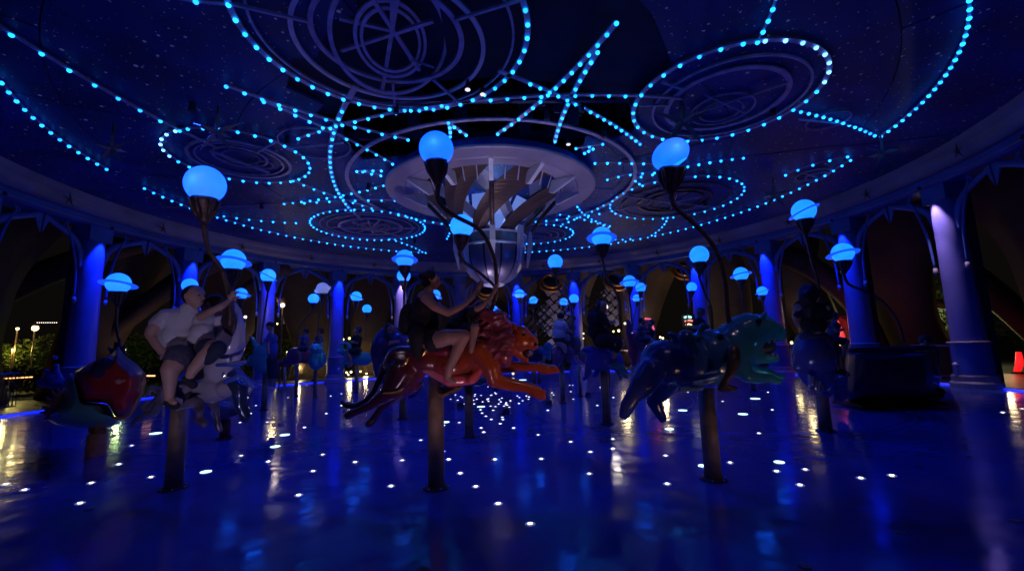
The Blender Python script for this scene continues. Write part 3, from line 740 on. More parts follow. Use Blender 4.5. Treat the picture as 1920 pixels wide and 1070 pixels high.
S('circular string of blue bulbs around the right ring medallion with the star', [(1200, 178), (1186, 211), (1209, 247), (1245, 259), (1320, 262), (1406, 244), (1487, 206), (1544, 158), (1550, 108), (1491, 79), (1420, 79), (1343, 96), (1268, 125), (1216, 161)], True, .045, pale=lambda p: p.x > 4.3 and p.y < 7.6, step=.335)
S('circular string of blue bulbs around the left ring medallion', [(302, 260), (304, 282), (333, 303), (434, 335), (508, 342), (566, 333), (583, 305), (549, 281), (494, 260), (428, 245), (364, 242)], True, .02, pale=lambda p: p.x < -6.6 and p.y < 10.4, step=.325)
S('circular string of blue bulbs around the bronze ring medallion', [(1278, 333), (1362, 333), (1397, 351), (1376, 375), (1303, 401), (1236, 409), (1163, 404), (1142, 388), (1181, 356), (1214, 346)], True, .018, step=.38)
S('circular string of blue bulbs around the needle medallion left of the bowl', [(582, 409), (592, 428), (634, 443), (694, 449), (775, 442), (801, 425), (764, 405), (745, 402), (714, 396), (677, 393), (640, 394), (608, 399)], True, .015, step=.30)
S('circular string of blue bulbs partly behind the chandelier bowl', [(1053, 423), (1070, 430), (1073, 434), (1069, 443), (1052, 450), (1040, 453), (937, 437)], True, .015, step=.34)
S('outermost left string of blue bulbs running along the cornice', [(3, 155), (62, 220), (130, 274), (200, 317)], wd=.012, step=.33)
S('long far string of blue bulbs curving along the cornice behind the chandelier', [(268, 353), (352, 387), (430, 414), (520, 438), (580, 451), (660, 462), (770, 472), (798, 474)], wd=.012, step=.36)
S('string of blue bulbs on the cornice side right of the chandelier bowl', [(985, 473), (1053, 468), (1104, 462), (1230, 442), (1284, 429), (1338, 415), (1394, 397), (1437, 381), (1507, 343), (1570, 318), (1600, 300)], wd=.012, step=.36)
S('string of large blue bulbs curving down the far right of the ceiling', [(1822, -20), (1820, 10), (1801, 75), (1762, 149), (1712, 210), (1670, 248), (1645, 256)], wd=.02, step=.265)
S('diagonal string of blue bulbs crossing the upper left of the ceiling', [(22, 65), (107, 119), (184, 162), (248, 198), (308, 230), (336, 245)], wd=.03, step=.42, ext=(1.5, .9))
S('curved string of blue bulbs descending left of the chandelier plate', [(641, 209), (628, 240), (621, 276), (620, 315), (628, 350), (642, 373), (658, 394)], wd=.055, step=.33, ext=(1.0, 1.2))
S('long string of blue bulbs linking the left and right medallions across the ceiling', [(562, 261), (581, 250), (632, 235), (682, 225), (738, 213), (794, 203), (885, 190), (979, 185), (1081, 181), (1174, 178)], wd=.035, step=.33, ext=(0, 1.2))
S('upper string of blue bulbs reaching from the left star panels towards the hub', [(424, 162), (462, 177), (500, 187), (537, 201), (572, 212), (606, 222), (678, 242), (708, 249), (737, 256), (765, 262)], wd=.03, step=.30)
S('lower string of blue bulbs branching towards the left of the chandelier plate', [(497, 189), (530, 207), (561, 220), (590, 233), (650, 261), (692, 282), (727, 302), (737, 307)], wd=.03, step=.30)
S('steep string of blue bulbs from the opening towards the front of the plate', [(1155, 43), (1135, 72), (1109, 97), (1087, 120), (1066, 141), (1047, 160), (1003, 199), (985, 214), (967, 228), (949, 240), (933, 251)], wd=.05, step=.26)
S('second steep string of blue bulbs right of the first one', [(1120, 98), (1105, 123), (1091, 145), (1080, 166), (1060, 208), (1047, 239), (1041, 265)], wd=.05, step=.27)
S('slanting string of blue bulbs from the armillary ring to the hippo lamp', [(937, 158), (995, 157), (1020, 168), (1048, 182), (1095, 203), (1130, 222), (1161, 242), (1188, 260), (1200, 270)][1:], wd=.04, step=.24, ext=(.7, 0))
S('string of large blue bulbs rising to the top edge right of centre', [(1462, -30), (1455, 2), (1444, 27), (1433, 53), (1421, 79)], wd=.02, step=.24)
S('short string of blue bulbs from the right medallion to the right star', [(1487, 206), (1507, 211), (1526, 215), (1564, 225), (1600, 237), (1640, 254)], wd=.012, step=.24)
S('string of blue bulbs pointing from the bronze medallion to the right star', [(1470, 328), (1494, 320), (1544, 306), (1590, 292)], wd=.012, step=.36)
S('nearly level string of blue bulbs right of the plate under the hippo lamp', [(1116, 305), (1162, 307), (1212, 307), (1290, 312)], wd=.015, step=.33)
S('short string of blue bulbs right of the hippo lamp', [(1290, 312), (1316, 308), (1343, 303), (1368, 299), (1394, 296)], wd=.012, step=.30)
S('curved string of blue bulbs joining the plate and the hippo lamp', [(1138, 336), (1160, 332), (1183, 328), (1207, 324), (1227, 324)], wd=.015, step=.33)
S('short slanting string of blue bulbs left of the bronze medallion', [(1226, 324), (1217, 331), (1206, 338), (1194, 347)], wd=.012, step=.36)
S('short string of blue bulbs running from the bronze medallion to the cornice', [(1253, 408), (1243, 421), (1234, 433), (1222, 441)], wd=.012, step=.42)
S('string of blue bulbs slanting away at the right of the chandelier bowl', [(1078, 388), (1091, 398), (1105, 403), (1120, 415), (1141, 424)], wd=.012, step=.36)
S('second string of blue bulbs slanting away just left of it under the plate', [(1033, 399), (1050, 402), (1080, 408), (1101, 414), (1124, 419), (1141, 426)], wd=.012, step=.40)
S('string of blue bulbs crossing it right of the chandelier bowl', [(1132, 385), (1120, 391), (1101, 400), (1089, 406), (1068, 415), (1055, 420)], wd=.012, step=.36)
S('level far string of blue bulbs ending at the bronze medallion', [(985, 417), (1012, 415), (1040, 412), (1068, 409), (1108, 403), (1124, 401)], wd=.015, step=.40, ext=(0, 2))
S('far string of blue bulbs left of the chandelier basket crossing the curve', [(533, 382), (565, 378), (600, 374), (636, 367), (671, 360), (704, 352), (719, 348)], wd=.012, step=.33, ext=(4, 0))
S('lower far string of blue bulbs under it left of the basket', [(570, 380), (608, 378), (629, 378), (676, 376), (718, 376), (740, 375)], wd=.012, step=.40)
S('straight string of blue bulbs from the left medallion past the needle medallion', [(549, 339), (569, 347), (605, 360), (678, 385), (712, 393), (760, 407), (811, 415), (843, 422)], wd=.025, step=.36)
S('string of blue bulbs meeting the needle medallion from the left', [(420, 405), (435, 408), (475, 412), (515, 416), (555, 418)], wd=.012, step=.40)
S('string of blue bulbs slanting from the needle medallion to the cornice', [(730, 448), (748, 453), (769, 461), (792, 472)], wd=.012, step=.42)
S('short pair of blue bulbs strings at the left edge of the hub ring', [(669, 321), (693, 320), (715, 320)], wd=.02, step=.24)
S('short lower string of blue bulbs at the left edge of the hub ring', [(680, 322), (697, 326), (714, 329)], wd=.02, step=.24)
S('left leg of the small fork of blue bulbs before the plate', [(841, 230), (844, 244), (844, 256)], wd=.04, step=.22)
S('right leg of the small fork of blue bulbs before the plate', [(841, 230), (857, 242), (874, 253)], wd=.04, step=.26)
S('upper short string of blue bulbs at the right edge of the hub ring', [(1080, 278), (1105, 275), (1130, 270)], wd=.03, step=.28)
S('lower short string of blue bulbs at the right edge of the hub ring', [(1096, 287), (1112, 279)], wd=.02, step=.24)
S('string of blue bulbs entering at the top left corner of the armillary ring', [(300, -8), (362, 2), (430, 9)], wd=.03, step=.40)
S('tiny string of blue bulbs between the left basket lamp and the needle medallion', [(848, 420), (845, 432), (838, 447)], wd=.01, step=.45)
S('tiny string of blue bulbs right of the ringed lamp before the cornice', [(1154, 449), (1168, 449), (1182, 448)], wd=.012, step=.36)
# ================================================================== ADDED BLUE DOWNLIGHTS under the ceiling, unseen fittings that brighten the floor
M_CAN = mat('downlight_can', (.03, .03, .05), .5, metal=.3)
dl_lab = ['far right', 'right', 'near right', 'near left', 'left', 'far left']
for n_, (a, r, e) in enumerate([(.45, 7.2, 300), (1.35, 7.6, 280), (2.2, 7.4, 200), (-2.25, 7.4, 200), (-1.4, 7.6, 260), (-.5, 7.2, 300), (2.75, 4.9, 240), (-2.75, 4.9, 240), (0.0, 5.6, 260)]):
    p = polar(r, a, CEIL-.12); t = thing('added_ceiling_downlight', 'added dark can downlight casting blue light on the '+(dl_lab+['near right inner', 'near left inner', 'far inner'])[n_]+' part of the floor', 'downlight', (p.x, p.y, CEIL), 'added blue downlights under the ceiling')
    bm = bmesh.new(); tube(bm, [p+Vector((0, 0, .12)), p-Vector((0, 0, .06))], .06, 14); part('can', bm, M_CAN, t)
    lamp_spot('downlight_beam', p-Vector((0, 0, .08)), Vector((p.x, p.y, 0)), e, (.004, .034, 1.), 128, .6, .06, t)
for px, py, tx, ty, e, lb in ((-3.6, 12.5, -5.6, 14.5, 120, 'added narrow white can downlight aimed at the owl and ram figures'), (1.2, 8.6, 1.8, 10.6, 70, 'added narrow white can downlight aimed at the white shirt rider'),
                              (2.6, 9.4, 2.9, 9.9, 60, 'added narrow white can downlight aimed at the red fish figure'), (-4.6, 9.6, -5.6, 11.9, 50, 'added narrow white can downlight aimed at the curled horn figure')):
    p = Vector((px, py, CEIL-.12)); t = thing('added_ceiling_downlight', lb, 'downlight', (px, py, CEIL), 'added white can downlights under the ceiling')  # unseen fitting, added to brighten the farther figures
    bm = bmesh.new(); tube(bm, [p+Vector((0, 0, .12)), p-Vector((0, 0, .06))], .06, 14); part('can', bm, M_CAN, t)
    lamp_spot('downlight_beam', p-Vector((0, 0, .08)), (tx, ty, 1.0), e, (.62, .66, 1.), 38, .8, .06, t)
#@@LAMPS
# ================================================================== PLANET LAMPS ON CURVED STEMS
LAMPS = []
def planet_lamp(label, x, y, px, d, stem, ring=None, tilt=0., mg=None, squash=1., ds=0., energy=1.):
    th = math.atan2(math.hypot(x-960, y-535), FPX); r = px/2*d/FPX*math.cos(th)**.6
    c = at(x, y, d); s0 = c-Vector((0, 0, r*.80)); t = thing('planet_lamp', label, 'lamp', tuple(s0-Vector((0, 0, r*1.3))), 'blue planet lamps on curved stems')
    g = mg or (M_GLOBE if d < 6 else M_GLOBE3)
    bm = bmesh.new(); prof = []
    for k in range(15):
        a = -PI*.5+.62+(PI-.62)*k/14; prof.append((max(0, r*math.cos(a)), r*math.sin(a)*squash))
    lathe(bm, prof, (0, 0, 0), 32); R = Matrix.Rotation(tilt if squash != 1 else tilt*.4, 3, 'Y')
    for v in bm.verts: v.co = R @ v.co + c
    part('globe', bm, g, t, smooth=True)
    if ring:
        bm = bmesh.new(); ri, ro = r*1.0, r*ring
        lathe(bm, [(ri*.98, -r*.05), (ro, -r*.06), (ro+r*.05, 0), (ro, r*.06), (ri*.98, r*.08)], (0, 0, 0), 48)
        R = Matrix.Rotation(tilt, 3, 'Y') @ Matrix.Rotation(-.16, 3, 'X')
        for v in bm.verts: v.co = R @ v.co + c - Vector((0, 0, r*.12))
        part('planet_ring', bm, M_RINGG if mg is None else mg, t, smooth=True)
    # bell shaped socket with leaves
    end = at(*stem[0], d+ds) if stem else c-Vector((0, 0, 2.6*r))
    ax = (end-s0).normalized(); s1 = s0+ax*r*1.35
    bm = bmesh.new(); tube(bm, [s0+ax*q*r for q in (-.12, .0, .12, .5, .95, 1.1, 1.35)], [r*.60, r*.66, r*.58, r*.50, r*.30, r*.34, r*.2], 16)
    sk = part('socket', bm, M_BRONZE, t, smooth=True)
    if px > 30:
        u, v = frame_of(ax)
        for k in range(6):
            a = 2*PI*k/6; e = u*math.cos(a)+v*math.sin(a)
            bm = bmesh.new(); tube(bm, [s0+ax*1.1*r+e*r*.28, s0+ax*.6*r+e*r*.52, s0+ax*.15*r+e*r*.66, s0+ax*-.02*r+e*r*.76], [r*.05, r*.12, r*.10, r*.02], 6)
            part('socket_leaf', bm, M_BRONZE, sk, smooth=True)
    pts = [s1]+[at(*q, d+ds*(i+1)/len(stem)) for i, q in enumerate(stem)]
    bm = bmesh.new(); stube(bm, pts, [r*.17, r*.13, r*.12, r*.13], 6, 8); part('stem', bm, M_BRONZE, t, smooth=True)
    if px > 60:
        lamp_point('globe_light', c-Vector((0, r*1.15, 0)), 2.2*energy, (.02, .1, 1.), .12, t)
    return t
L = planet_lamp
L('large round blue globe lamp above the couple at the left', 385, 346, 78, 4.77, [(383, 425), (392, 470), (418, 510), (430, 560), (432, 610)])
L('round blue globe lamp on the bent stem over the lion', 818, 279, 66, 4.52, [(822, 348), (822, 378), (850, 403), (900, 432), (925, 480), (931, 530), (925, 570), (908, 612)])
L('large tilted oval blue lamp on the bent stem over the hippo', 1257, 290, 74, 4.54, [(1258, 345), (1264, 385), (1300, 418), (1338, 462), (1358, 520), (1364, 580), (1368, 612)], tilt=-.5, squash=.78)
L('round blue lamp in front of the left side of the chandelier basket', 866, 424, 44, 7.08, [(862, 478), (872, 492), (905, 516), (930, 545), (915, 590), (880, 640)])
L('ringed planet lamp right of the chandelier above the black rider', 1128, 444, 38, 7.92, [(1130, 488), (1138, 520), (1160, 560), (1165, 620)], 1.45, .06)
L('ringed planet lamp with tilted ring at the right above the woman in black', 1507, 395, 46, 6.77, [(1511, 440), (1520, 480), (1534, 530), (1540, 600)], 1.3, -.35)
L('round globe lamp above the hippo saddle', 1311, 478, 36, 8.8, [(1312, 522), (1322, 550), (1334, 580), (1336, 640)])
L('ringed planet lamp just right of the large globe over the couple', 438, 488, 46, 7.6, [(436, 540), (425, 580), (420, 640), (425, 690)], 1.42, .06)
L('ringed planet lamp at far left over the red dome of the gondola', 222, 531, 46, 7.5, [(220, 580), (218, 610), (226, 650), (232, 670)], 1.5, .04)
L('round blue lamp directly behind the head of the man in white', 356, 535, 30, 9.5, [(356, 570), (350, 610), (350, 680)])
L('small ringed lamp right of the ram ride head', 452, 551, 24, 12.5, [(452, 580), (450, 610), (446, 650)], 1.45, .03)
L('small lamp with slanting ring before the column behind the teal seahorse ride', 503, 517, 28, 11.47, [(502, 550), (496, 590), (490, 640), (490, 668)], 1.25, .45)
L('small round lamp left of the unlit ringed lamp', 588, 560, 20, 14.3, [(588, 580), (575, 595), (560, 615), (556, 650)])
L('pale unlit ringed lamp near the owl ride', 605, 541, 24, 14.3, [(603, 570), (598, 600), (595, 640)], 1.25, -.35, mg=M_GLOBE2)
L('small ringed lamp with tilted ring over the ram ride', 668, 556, 20, 15.5, [(667, 578), (655, 600), (648, 640)], 1.3, .3)
L('small round lamp nearest the lion rider on the left', 688, 579, 17, 16, [(687, 600), (684, 640)])
L('ringed planet lamp at the left shoulder of the lion rider above another lamp', 759, 485, 34, 9.24, [(760, 525), (758, 560), (754, 620), (750, 660)], 1.4, .03)
L('round lamp hidden behind the stem of the ringed lamp above the lion rider', 757, 517, 25, 12.5, [(757, 545), (757, 600), (757, 660)])
L('round globe lamp right of the chandelier bowl over the lion mane', 1041, 491, 28, 11.11, [(1042, 520), (1050, 545), (1068, 565), (1074, 600), (1070, 640)])
L('small ringed lamp before the column just right of the chandelier', 974, 551, 18, 15, [(975, 575), (976, 600), (974, 640)], 1.5, 0.)
L('small lamp with slanting ring right of the ringed one over the lion face', 1000, 563, 15, 16, [(1000, 582), (1000, 610), (999, 650)], 1.3, -.3)
L('tiny ringed lamp low between the lion mane and the chandelier', 926, 580, 14, 18, [(926, 595), (926, 640)], 1.4, .0)
L('small tilted ringed lamp left of the round one over the white shirt rider', 1057, 566, 15, 17, [(1056, 585), (1054, 640)], 1.25, .3)
L('small round lamp before the column behind the rider in the white shirt', 1076, 560, 18, 15, [(1076, 580), (1076, 620), (1076, 650)])
L('upper ringed lamp of the cluster of three right of the black rider', 1180, 528, 24, 12.5, [(1180, 558), (1184, 590), (1186, 640)], 1.5, 0.)
L('middle lamp with slanting ring of the cluster of three right of the black rider', 1201, 539, 19, 14, [(1200, 562), (1198, 590), (1200, 640)], 1.3, -.35)
L('lowest ringed lamp of the cluster of three right of the black rider', 1194, 559, 15, 15.5, [(1194, 575), (1190, 590), (1184, 620)], 1.4, .1)
L('small round lamp left of the stem of the hippo lamp', 1297, 538, 19, 14, [(1296, 560), (1290, 585), (1286, 620)])
L('ringed planet lamp above the back of the hippo head', 1389, 514, 28, 10.5, [(1391, 548), (1394, 580), (1396, 620)], 1.42, -.12)
L('small lamp with slanting ring right above the hippo ear', 1429, 546, 20, 13, [(1431, 570), (1434, 600), (1436, 640)], 1.3, -.25)
L('large ringed planet lamp at the right before the blue column', 1580, 474, 42, 8.5, [(1582, 515), (1592, 533), (1622, 546), (1655, 565), (1682, 600), (1695, 640)], 1.45, -.05)
L('small tilted ringed lamp glimpsed behind the chin of the lion rider', 816, 553, 20, 13, [(818, 580), (820, 620)], 1.35, .4)

# ================================================================== FIGURES
class K:
    """crop of the photograph -> points at the depth of one figure"""
    def __init__(s, ox, oy, sc, d): s.ox, s.oy, s.sc, s.d = ox, oy, sc, d
    def __call__(s, x, y, dd=0.): return at(s.ox+x/s.sc, s.oy+y/s.sc, s.d+dd)
    def r(s, q): return q/s.sc*s.d/FPX
    def c(s, x0, y0, r0, x1, y1, r1, d0=0., d1=None): return ('c', s(x0, y0, d0), s.r(r0), s(x1, y1, d0 if d1 is None else d1), s.r(r1))
    def chain(s, pts, dd=0.):
        """pts: (x,y,r[,depth])"""
        out = []
        for a, b in zip(pts, pts[1:]):
            out.append(s.c(a[0], a[1], a[2], b[0], b[1], b[2], dd+(a[3] if len(a) > 3 else 0), dd+(b[3] if len(b) > 3 else 0)))
        return out
    def e(s, x, y, rx, rz, ry, dd=0., rot=0.): return ('e', s(x, y, dd), (s.r(rx), s.r(ry), s.r(rz)), Matrix.Rotation(rot, 3, 'Y'))
def base_of(px, py):
    p = onz(px, py, 0); return Vector((p.x, p.y, 0))
def pole_part(t, p, top, r, m=M_POLE):
    bm = bmesh.new(); tube(bm, [p, Vector((p.x, p.y, top))], [r*1.04, r], 18); part('pole', bm, m, t, smooth=True)
    bm = bmesh.new(); lathe(bm, [(r*1.0, .03), (r*1.35, .028), (r*1.6, .012), (r*1.65, .004)], p, 24); part('pole_collar', bm, M_SEAM, t, smooth=True)
    if r > .078:
        for q in range(6):
            bm = bmesh.new(); lathe(bm, [(.011, .012), (.011, .026), (0, .028)], p+Vector((math.cos(q*PI/3)*r*1.42, math.sin(q*PI/3)*r*1.42, 0)), 6); part('bolt', bm, M_TRACK, t)
def fig_base(label, cat, name, px, py, group='ride figures on poles'):
    p = base_of(px, py); return thing(name, label, cat, tuple(p), group), p
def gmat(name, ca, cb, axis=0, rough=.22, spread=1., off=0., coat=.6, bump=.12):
    """glossy painted fibreglass whose colour runs from ca to cb along the body"""
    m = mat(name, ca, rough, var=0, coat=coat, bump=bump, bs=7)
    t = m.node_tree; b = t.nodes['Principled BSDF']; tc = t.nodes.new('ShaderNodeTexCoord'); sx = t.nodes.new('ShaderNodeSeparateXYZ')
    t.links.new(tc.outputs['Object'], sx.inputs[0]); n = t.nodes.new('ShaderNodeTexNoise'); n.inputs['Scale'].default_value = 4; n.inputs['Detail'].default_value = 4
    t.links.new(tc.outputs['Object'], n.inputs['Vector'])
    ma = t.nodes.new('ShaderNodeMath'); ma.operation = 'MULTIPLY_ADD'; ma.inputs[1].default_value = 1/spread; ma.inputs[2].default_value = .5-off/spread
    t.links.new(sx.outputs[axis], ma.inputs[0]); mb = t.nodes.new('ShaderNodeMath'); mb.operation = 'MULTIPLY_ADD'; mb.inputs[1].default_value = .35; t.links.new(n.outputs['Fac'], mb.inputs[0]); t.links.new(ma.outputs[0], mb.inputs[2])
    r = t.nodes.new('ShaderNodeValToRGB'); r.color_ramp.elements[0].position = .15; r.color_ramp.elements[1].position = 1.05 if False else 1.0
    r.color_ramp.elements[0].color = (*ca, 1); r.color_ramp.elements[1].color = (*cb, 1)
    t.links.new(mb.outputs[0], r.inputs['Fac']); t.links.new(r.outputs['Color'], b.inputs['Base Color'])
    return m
def hand(t, wrist, tip, m=M_SKIN, size=1., curl=.6, side=1, name='hand'):
    """palm, four unequal bent fingers and a side thumb"""
    wrist, tip = Vector(wrist), Vector(tip); d = (tip-wrist).normalized(); u, v = frame_of(d); u *= side
    s = size*.085; comps = [('e', wrist+d*s*.55, (s*.38, s*.38, s*.38)), ('c', wrist, s*.30, wrist+d*s*.9, s*.36)]
    for i, (o_, ln) in enumerate(((-.3, .75), (-.1, .9), (.1, .85), (.3, .65))):
        a = wrist+d*s*.95+u*s*o_*1.2; b = a+(d*.8+v*curl*.5)*s*ln*.55; c = b+(d*.3+v*curl)*s*ln*.5
        comps += [('c', a, s*.115, b, s*.10), ('c', b, s*.10, c, s*.085)]
    a = wrist+d*s*.3+u*s*.35; b = a+(d*.6+u*.5)*s*.5; comps += [('c', a, s*.13, b, s*.11), ('c', b, s*.11, b+(d*.5+v*.5)*s*.35, s*.09)]
    return blob(name, comps, m, t, .0055, 2)
def head_comps(c, r, face, k=1.):
    """head, jaw, nose, ears; face = unit vector where it looks"""
    c = Vector(c); f = Vector(face).normalized(); sd = f.cross(Vector((0, 0, 1))).normalized()
    out = [('e', c+Vector((0, 0, r*.12)), (r*.86, r*.95, r*1.0)), ('c', c+f*r*.22-Vector((0, 0, r*.35)), r*.60, c+f*r*.45-Vector((0, 0, r*.68)), r*.33),
           ('c', c+f*r*.84+Vector((0, 0, r*.16)), r*.11, c+f*r*1.08-Vector((0, 0, r*.12)), r*.15),
           ('c', c+f*r*.80-sd*r*.3+Vector((0, 0, r*.28)), r*.13, c+f*r*.80+sd*r*.3+Vector((0, 0, r*.28)), r*.13),
           ('c', c+f*r*.78-sd*r*.2-Vector((0, 0, r*.42)), r*.14, c+f*r*.78+sd*r*.2-Vector((0, 0, r*.42)), r*.14)]
    for s in (-1, 1): out.append(('e', c+sd*s*r*.88-f*r*.05, (r*.16, r*.2, r*.26)))
    return out
def face_parts(t, c, r, face):
    c = Vector(c); f = Vector(face).normalized(); sd = f.cross(Vector((0, 0, 1))).normalized()
    for s in (-1, 1):
        bm = bmesh.new(); sphere(bm, c+f*r*.84+sd*s*r*.33+Vector((0, 0, r*.14)), (r*.10, r*.10, r*.07), 8, 6); part('eye', bm, M_BLACK, t, smooth=True)
    bm = bmesh.new(); tube(bm, [c+f*r*.9-sd*r*.22-Vector((0, 0, r*.43)), c+f*r*.97-Vector((0, 0, r*.42)), c+f*r*.9+sd*r*.22-Vector((0, 0, r*.43))], [r*.04, r*.06, r*.04], 8)
    part('mouth', bm, mat('lips', (.25, .08, .08), .5), t, smooth=True)

# ------------------------------------------------------------------ LION
k = K(620, 480, 3.148, 4.52); LION, lp = fig_base('large orange and dark red leaping lion figure on a brown pole in the centre', 'ride figure', 'lion_figure', 818, 915)
pole_part(LION, lp, k(620, 700).z, .083)
M_LION = gmat('lion_paint', (.045, .012, .035), (.56, .10, .022), 0, .24, 1.3, .30)  # shaded rear and warmly lit front are put into the colour
body = [k.e(440, 650, 130, 105, 95, 0, .35), k.e(560, 610, 160, 92, 95, 0, .1), k.e(720, 630, 160, 105, 100, 0, .05), k.e(880, 590, 120, 125, 100, 0, 0), k.e(1000, 520, 95, 95, 80)]
body += [k.c(400, 600, 70, 620, 590, 70)]
head = [k.e(1120, 485, 70, 78, 62), k.e(1165, 500, 62, 52, 50, 0, .3), k.e(1195, 530, 32, 26, 34), k.c(1100, 560, 36, 1150, 610, 22), k.c(1085, 415, 20, 1078, 400, 12, -.10), k.c(1085, 415, 20, 1078, 400, 12, .14), k.c(1130, 440, 24, 1170, 470, 20)]
legs = k.chain([(890, 560, 75, -.10), (945, 650, 58, -.16), (965, 730, 44, -.17), (1060, 758, 38, -.16), (1165, 775, 32, -.15), (1215, 800, 38, -.15), (1245, 822, 30, -.15)])
legs += k.chain([(930, 640, 62, .14), (1030, 655, 40, .17), (1120, 650, 32, .17), (1220, 655, 28, .17), (1275, 668, 34, .17), (1320, 662, 22, .17)])
for dx in (0, 14, 26): legs += k.chain([(1270+dx, 672+dx*.4, 14, .15), (1330+dx*.6, 655+dx*.9, 11, .13)])
for dy in (-14, 4, 20): legs += k.chain([(1225, 800+dy*.5, 16, -.17), (1262, 815+dy, 13, -.19)])
legs += k.chain([(420, 690, 100, -.06), (370, 780, 66, -.12), (310, 830, 40, -.14), (235, 880, 26, -.14), (150, 918, 22, -.14), (100, 940, 24, -.14)])
legs += k.chain([(460, 740, 80, .06), (420, 800, 46, .10), (350, 850, 30, .12), (290, 905, 22, .12), (250, 965, 22, .12), (225, 988, 24, .10)])
tail = k.chain([(330, 640, 26), (290, 720, 19), (255, 800, 17), (205, 855, 16), (150, 885, 17), (95, 880, 20), (66, 862, 12)])
blob('body', body+head+legs+tail, M_LION, LION, .013, 5)
M_MANE = mat('mane_paint', (.32, .06, .075), .28, var=.3, vs=9, coat=.5)
rr = random.Random(5); mane = [k.e(960, 470, 120, 120, 86, .01, .2), k.e(1010, 560, 62, 100, 78, 0, -.2)]
for i in range(95):
    # wavy locks sweeping back from the face
    a = rr.uniform(-2.0, 1.65); side = rr.choice((-1, 1)) if i % 3 else -1; dep = side*rr.uniform(.03, .25)
    sx, sy_ = 1075+rr.uniform(-25, 10)-60*(abs(a)/2), 470+115*a/1.8; L_ = rr.uniform(120, 200); pts = []
    for j in range(6):
        f = j/5; pts.append((sx-L_*f*(.9+.1*math.cos(a)), sy_+a*22*f+16*math.sin(j*1.9+i)+(60*f*f if a > .4 else 18*f*f), (17-9*f)*(1 if f < .9 else .6), dep*(1-.25*f)))
    mane += k.chain(pts)
blob('mane', mane, M_MANE, LION, .011, 2)
sad = [k.e(700, 560, 140, 48, 92, 0, .05), k.c(560, 545, 24, 590, 520, 14), k.c(830, 520, 26, 850, 450, 16), k.e(690, 640, 70, 78, 104, 0, 0)]
blob('saddle', sad, gmat('saddle_paint', (.20, .02, .02), (.30, .03, .03), 0, .3), LION, .014, 5)
drape = [k.c(530, 655, 20, 700, 735, 34, -.1), k.c(700, 735, 34, 830, 728, 30, -.13), k.c(830, 728, 26, 895, 660, 16, -.18), k.c(880, 640, 40, 850, 720, 26, -.12)]
blob('sash', drape, gmat('sash_paint', (.42, .30, .42), (.75, .12, .10), 0, .2, .7, .05), LION, .012, 5)
for q in (((415, 650), (440, 635), (455, 605), (470, 590)), ((310, 808), (360, 806), (405, 795), (430, 778)), ((545, 590), (560, 560), (575, 545))):
    bm = bmesh.new(); stube(bm, [k(a_, b_, -.30 if q[0][1] < 700 else -.24) for a_, b_ in q], [.006, .014, .014, .005], 4, 6); part('gilt_stripe', bm, mat('gilt_stripe', (.75, .45, .12), .2, metal=.8), LION)
bm = bmesh.new(); tube(bm, [k(640, 790), k(700, 795, -.05), k(760, 760, -.12)], [.035, .04, .03], 10); box(bm, k(715, 800, -.08), (.22, .12, .035), Matrix.Rotation(-.4, 3, 'Y')); part('foot_rest', bm, M_BRONZE, LION)
bm = bmesh.new(); sphere(bm, k(1150, 572, -.0), (k.r(36), k.r(30), k.r(28))); part('mouth_hollow', bm, mat('mouth_dark', (.05, .02, .05), .5), LION, smooth=True)
bm = bmesh.new(); sphere(bm, k(1168, 578, -.02), (k.r(26), k.r(16), k.r(13))); part('tongue', bm, mat('tongue_paint', (.25, .12, .3), .35), LION, smooth=True)
for dd in (-.17, .19):
    bm = bmesh.new(); sphere(bm, k(1140, 462, dd), .018, 10, 6); part('eye', bm, M_BLACK, LION, smooth=True)
    bm = bmesh.new(); sphere(bm, k(1210, 520, dd*.45), .016, 10, 6); part('nostril', bm, M_BLACK, LION, smooth=True)
for sx, dd in ((1175, -.05), (1190, -.02), (1160, .02)):
    bm = bmesh.new(); tube(bm, [k(sx, 560, dd), k(sx+2, 582, dd)], [.012, .002], 6); part('tooth', bm, M_WHITE, LION)

# woman on the lion
k = K(620, 480, 3.148, 4.42); WO = thing('person', 'woman in a black dress riding the lion and reaching for the lamp stem', 'person', tuple(k(640, 560)))
hc_ = k(598, 142); face = (1, -.15, -.25)
sk = head_comps(hc_, k.r(50), face)
sk += k.chain([(592, 170, 24), (575, 215, 30), (565, 260, 62), (560, 340, 58), (560, 430, 62), (570, 500, 68)])
sk += k.chain([(560, 245, 32, -.17), (610, 295, 27, -.20), (690, 335, 22, -.18), (770, 300, 19, -.10), (840, 240, 16, 0), (868, 200, 13, .05)])
sk += k.chain([(575, 245, 30, .17), (650, 310, 25, .2), (720, 345, 20, .2), (800, 320, 16, .16), (850, 290, 14, .12)])
sk += k.chain([(590, 505, 58, -.14), (690, 478, 46, -.24), (785, 470, 36, -.26), (745, 560, 32, -.26), (705, 650, 26, -.26), (690, 715, 18, -.26), (725, 742, 15, -.28)])
sk += k.chain([(600, 505, 56, .14), (700, 480, 44, .26), (790, 480, 34, .28), (770, 580, 28, .30), (750, 690, 20, .30), (785, 715, 14, .30)])
W_b = blob('body', sk, M_SKIN, WO, .011, 4)
face_parts(WO, hc_, k.r(50), face)
hand(WO, k(866, 203, .05), k(885, 165, .06), size=1.0, curl=-.7); hand(WO, k(850, 290, .12), k(880, 275, .12), size=1.)
hr = [('e', hc_+Vector((-.02, .0, .02)), (k.r(52), k.r(53), k.r(52))), k.e(545, 118, 30, 28, 28), k.c(560, 165, 26, 585, 190, 14)]
blob('hair', hr, M_HAIR, WO, .010, 3, (.03, .012))
